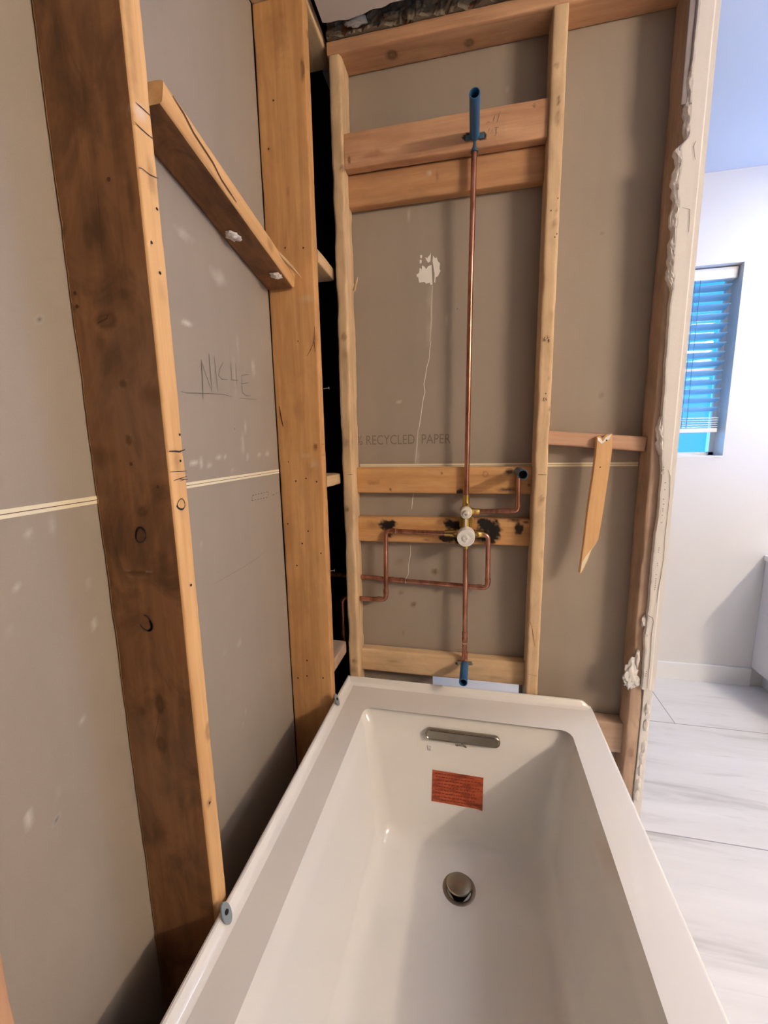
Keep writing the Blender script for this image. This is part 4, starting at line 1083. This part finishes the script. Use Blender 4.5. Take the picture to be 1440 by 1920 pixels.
# sticker
sx0, sx1 = 0.3242, 0.4808; s0, s1 = .162, .260
NX, NY = 12, 8; V = []; Fc = []
for j in range(NY+1):
    for i in range(NX+1):
        u, v_ = i/NX, j/NY; lift = .0008+(.006*max(0, (u-.8)/.2)**2*max(0, (v_-.8)/.2)**2)
        V.append(bw(sx0+(sx1-sx0)*u-.0015*v_, s0+(s1-s0)*v_+.002*u, lift))
for j in range(NY):
    for i in range(NX): a = j*(NX+1)+i; Fc.append((a, a+1, a+NX+2, a+NX+1))
STK = mesh_obj('warning_sticker', V, Fc, M['sticker'], None, True); keep(STK, tub); STK['label'] = 'orange sticker with small dark print'
g = []
random.seed(8)
for r in range(9):
    s = s0+.009+r*.0100; x = sx0+.008+random.random()*.01; x1 = sx1-.008-random.random()*.02
    while x < x1:
        w = random.uniform(.004, .012); g.append([bw(x, s, .0012), bw(min(x+w, x1), s, .0012)]); x += w+.0022
keep(mesh_obj('print_lines', *ribbon_geo(g, .0032, nn, .0002, False), plain('sticker_print', (.22, .03, .012, 1), .6)), STK)
# small printed mark under the cover and a faint stamp
g = []
for k in range(9):
    x = .3955+k*.0038; g.append([bw(x, .0716+.0002*k, .0006), bw(x+.0001, .0772+.0002*k, .0006)])
g += [[bw(.3945, .0775, .0006), bw(.4025, .0777, .0006)], [bw(.4117, .0722, .0006), bw(.4187, .0724, .0006)], [bw(.4214, .0786, .0006), bw(.4284, .0790, .0006)]]
keep(mesh_obj('maker_mark', *ribbon_geo(g, .0017, nn, .0, False), M['ink']), tub)
g = [[bw(0.3053, 0.0907, .0004), bw(0.3161, 0.0907, .0004)], [bw(0.3074, 0.0961, .0004), bw(0.3161, 0.0961, .0004)], [bw(0.3085, 0.1015, .0004), bw(0.3171, 0.1021, .0004)], [bw(0.3053, 0.0886, .0004), bw(0.3085, 0.1037, .0004)], [bw(0.3166, 0.0896, .0004), bw(0.3139, 0.1037, .0004)]]
keep(mesh_obj('faint_stamp', *ribbon_geo(g, .0015, nn, .0, False), plain('faint_stamp', (.36, .33, .33, 1), .6)), tub)
# drain
DR = geo_obj('drain', lathe_geo((DRC[0], DRC[1], ZB-.006), (0, 0, 1), [(.0005, .0335), (.0035, .036), (.0045, .0432), (.0036, .0459), (.0, .047), (-.004, .047)], 40), M['nickel'], tub)
geo_obj('drain_bore', lathe_geo((DRC[0], DRC[1], ZB-.022), (0, 0, 1), [(0, 0), (0, .033), (.016, .0335)], 32), M['black'], DR)
geo_obj('stopper', lathe_geo((DRC[0]-.0005, DRC[1]+.001, ZB+.004), (.03, .06, 1), [(-.016, .006), (.001, .006), (.001, .0325), (.0055, .0350), (.0085, .0335), (.0115, .024), (.0125, .010), (.0128, 0)], 40), M['nickel'], DR)
# mounting clips on the flange
for (x, y) in ((423, 1712), (631, 1312)):
    c = on_plane(x, y, 'x', 0.012); g = []
    V = []; k = 20
    n_ = Vector((1, 0, .35)).normalized(); u_ = Vector((0, 1, 0)); w_ = n_.cross(u_)
    for d in (0, .003):
        for i in range(k):
            a = 2*math.pi*i/k; V.append(c+n_*d+u_*(.0108*math.cos(a))+w_*(.0205*math.sin(a)*(1 if abs(math.sin(a)) < 2 else 1)))
    Fc = [tuple(range(k, 2*k))]+[(i, (i+1) % k, k+(i+1) % k, k+i) for i in range(k)]
    cl = geo_obj('flange_clip', (V, Fc), M['clip'], tub); cl['label'] = 'grey translucent clip with dark screw'
    geo_obj('clip_screw', lathe_geo(c+n_*.003+w_*.002, n_, [(0, .0045), (.0015, .0042), (.0018, 0)], 16), M['black'], cl)

W2 = st(empty('added_window', (2.84, .42, 1.35)))  # unseen window frame added around the blue fill light
bm = bmesh.new()
for bb in ((2.815, 2.849, .05, .09, .85, 1.85), (2.815, 2.849, .75, .79, .85, 1.85), (2.815, 2.849, .09, .75, .85, .89), (2.815, 2.849, .09, .75, 1.81, 1.85)): add_box(bm, *bb)
o = bm_obj('window_frame', bm, M['vinyl']); keep(o, W2); o['kind'] = 'structure'
# ------------------------------------------------------------------ window and blind in the far room
WIN = st(empty('window_1', (1.31, 1.04, 1.175)))
WX0, WX1, WZ0, WZ1 = 1.02, 1.607, 1.175, 2.04
bm = bmesh.new()
yF0, yF1 = 1.055, 1.085
for bb in ((WX0, WX0+.03, yF0, yF1, WZ0, WZ1), (WX1-.022, WX1, yF0, yF1, WZ0, WZ1), (WX0, WX1, yF0, yF1, WZ0, WZ0+.018), (WX0, WX1, yF0, yF1, WZ1-.03, WZ1), (WX0, WX1, yF0+.004, yF1-.004, 1.58, 1.60)):
    add_box(bm, *bb)
o = bm_obj('window_frame', bm, M['vinyl']); keep(o, WIN); o['kind'] = 'structure'
o = box('window_pane', WX0+.02, WX1-.015, 1.068, 1.071, WZ0+.01, WZ1-.02, M['glass'], WIN); o['kind'] = 'structure'
o = box('window_sill', WX0, WX1, .968, 1.06, WZ0-.004, WZ0+.003, M['trim'], WIN); o['kind'] = 'structure'
BL = empty('window_blind', (1.31, 1.02, 1.29)); tag(BL, 'white horizontal blind with stacked bottom slats in the blue-lit window', 'blind')
box('head_rail', WX0+.006, WX1-.006, 1.000, 1.045, 1.985, 2.035, M['vinyl'], BL, .003)
def slat_geo(z, tilt, x0=WX0+.008, x1=WX1-.020, yc=1.024, wd=.046, n=6):
    V = []; Fc = []
    for x in (x0, x1):
        for k in range(n+1):
            s = (k/n-.5)*wd; crown = .003*(1-(2*k/n-1)**2)
            V.append((x, yc+s*math.cos(tilt)+crown*math.sin(tilt), z+s*math.sin(tilt)+crown*math.cos(tilt)))
        for k in range(n+1):
            s = (k/n-.5)*wd; crown = .003*(1-(2*k/n-1)**2)-.0022
            V.append((x, yc+s*math.cos(tilt)+crown*math.sin(tilt), z+s*math.sin(tilt)+crown*math.cos(tilt)))
    m_ = n+1
    for k in range(n):
        Fc.append((k, k+1, 2*m_+k+1, 2*m_+k)); Fc.append((m_+k, 3*m_+k, 3*m_+k+1, m_+k+1))
    Fc.append((0, 2*m_, 3*m_, m_)); Fc.append((n, m_+n, 3*m_+n, 2*m_+n))
    return V, Fc
z = 1.955; i = 0
while z > 1.40:
    geo_obj('slat', slat_geo(z, math.radians(-22)), M['slat'], BL); z -= .0425; i += 1
for k in range(5):
    geo_obj('slat', slat_geo(1.318+k*.0105, math.radians(2)), M['trim'], BL)
box('bottom_rail', WX0+.008, WX1-.020, 1.001, 1.047, 1.290, 1.310, M['trim'], BL, .002)
for x in (1.15, 1.43, 1.452):
    geo_obj('ladder_cord', tube_geo([(x, 1.000, 1.985), (x, 1.000, 1.31)], .0012, 6), M['cord'], BL)
# outside: pale screened frame of the neighbouring wall seen through the pane
# ------------------------------------------------------------------ white cabinet, vanity lamp, added ceiling fill lamp (right part of the bathroom)
CB = empty('vanity_cabinet', (2.3, .7, 0)); tag(CB, 'white cabinet at the right edge of the picture standing against the far wall', 'cabinet')
box('body', 1.842, 2.849, .45, .969, .100, .665, M['cabinet'], CB, .002)
box('toe_kick', 1.90, 2.849, .50, .969, .001, .100, M['cabinet'], CB)
box('countertop', 1.832, 2.849, .43, .969, .666, .692, M['trim'], CB, .003)
box('side_rail', 1.8395, 1.842, .452, .967, .395, .402, M['trim'], CB)
for k in range(2): 
    d = box('door', 1.86+k*.49, 2.33+k*.49, .430, .449, .12, .65, M['cabinet'], CB, .002)
    geo_obj('handle', tube_geo([(2.29+k*.09, .41, .40), (2.29+k*.09, .41, .52)], .005, 10), M['nickel'], d)
VL = empty('vanity_light', (2.82, -1.80, 2.14)); tag(VL, 'vanity light bar with four lit round bulbs on the right wall', 'lamp')
box('back_plate', 2.815, 2.849, -2.20, -1.40, 2.14, 2.24, M['nickel'], VL, .004)
for k in range(4):
    y = -2.10+k*.20
    bm = bmesh.new(); bmesh.ops.create_uvsphere(bm, u_segments=24, v_segments=16, radius=.045)
    for v_ in bm.verts: v_.co += Vector((2.735, y, 2.19))
    g_ = bm_obj('bulb', bm, M['globe'], None, True); keep(g_, VL)
    geo_obj('socket', lathe_geo((2.815, y, 2.19), (-1, 0, 0), [(0, .02), (.03, .02), (.032, 0)], 16), M['nickel'], VL)
for nm, x, y, lb in (('ceiling_fill_light', 2.15, .35, 'added square fill light over the far passage, out of view'),):
    CL = empty(nm, (x, y, 2.40)); tag(CL, lb, 'lamp')  # unseen fixture added to carry the passage fill
    bm = bmesh.new()
    for bb in ((x-.24, x-.205, y-.24, y+.24), (x+.205, x+.24, y-.24, y+.24), (x-.205, x+.205, y-.24, y-.205), (x-.205, x+.205, y+.205, y+.24)): add_box(bm, *bb, 2.385, 2.4195)
    keep(bm_obj('frame', bm, M['trim']), CL)
    keep(box('diffuser', x-.205, x+.205, y-.205, y+.205, 2.402, 2.410, M['diffuser']), CL)
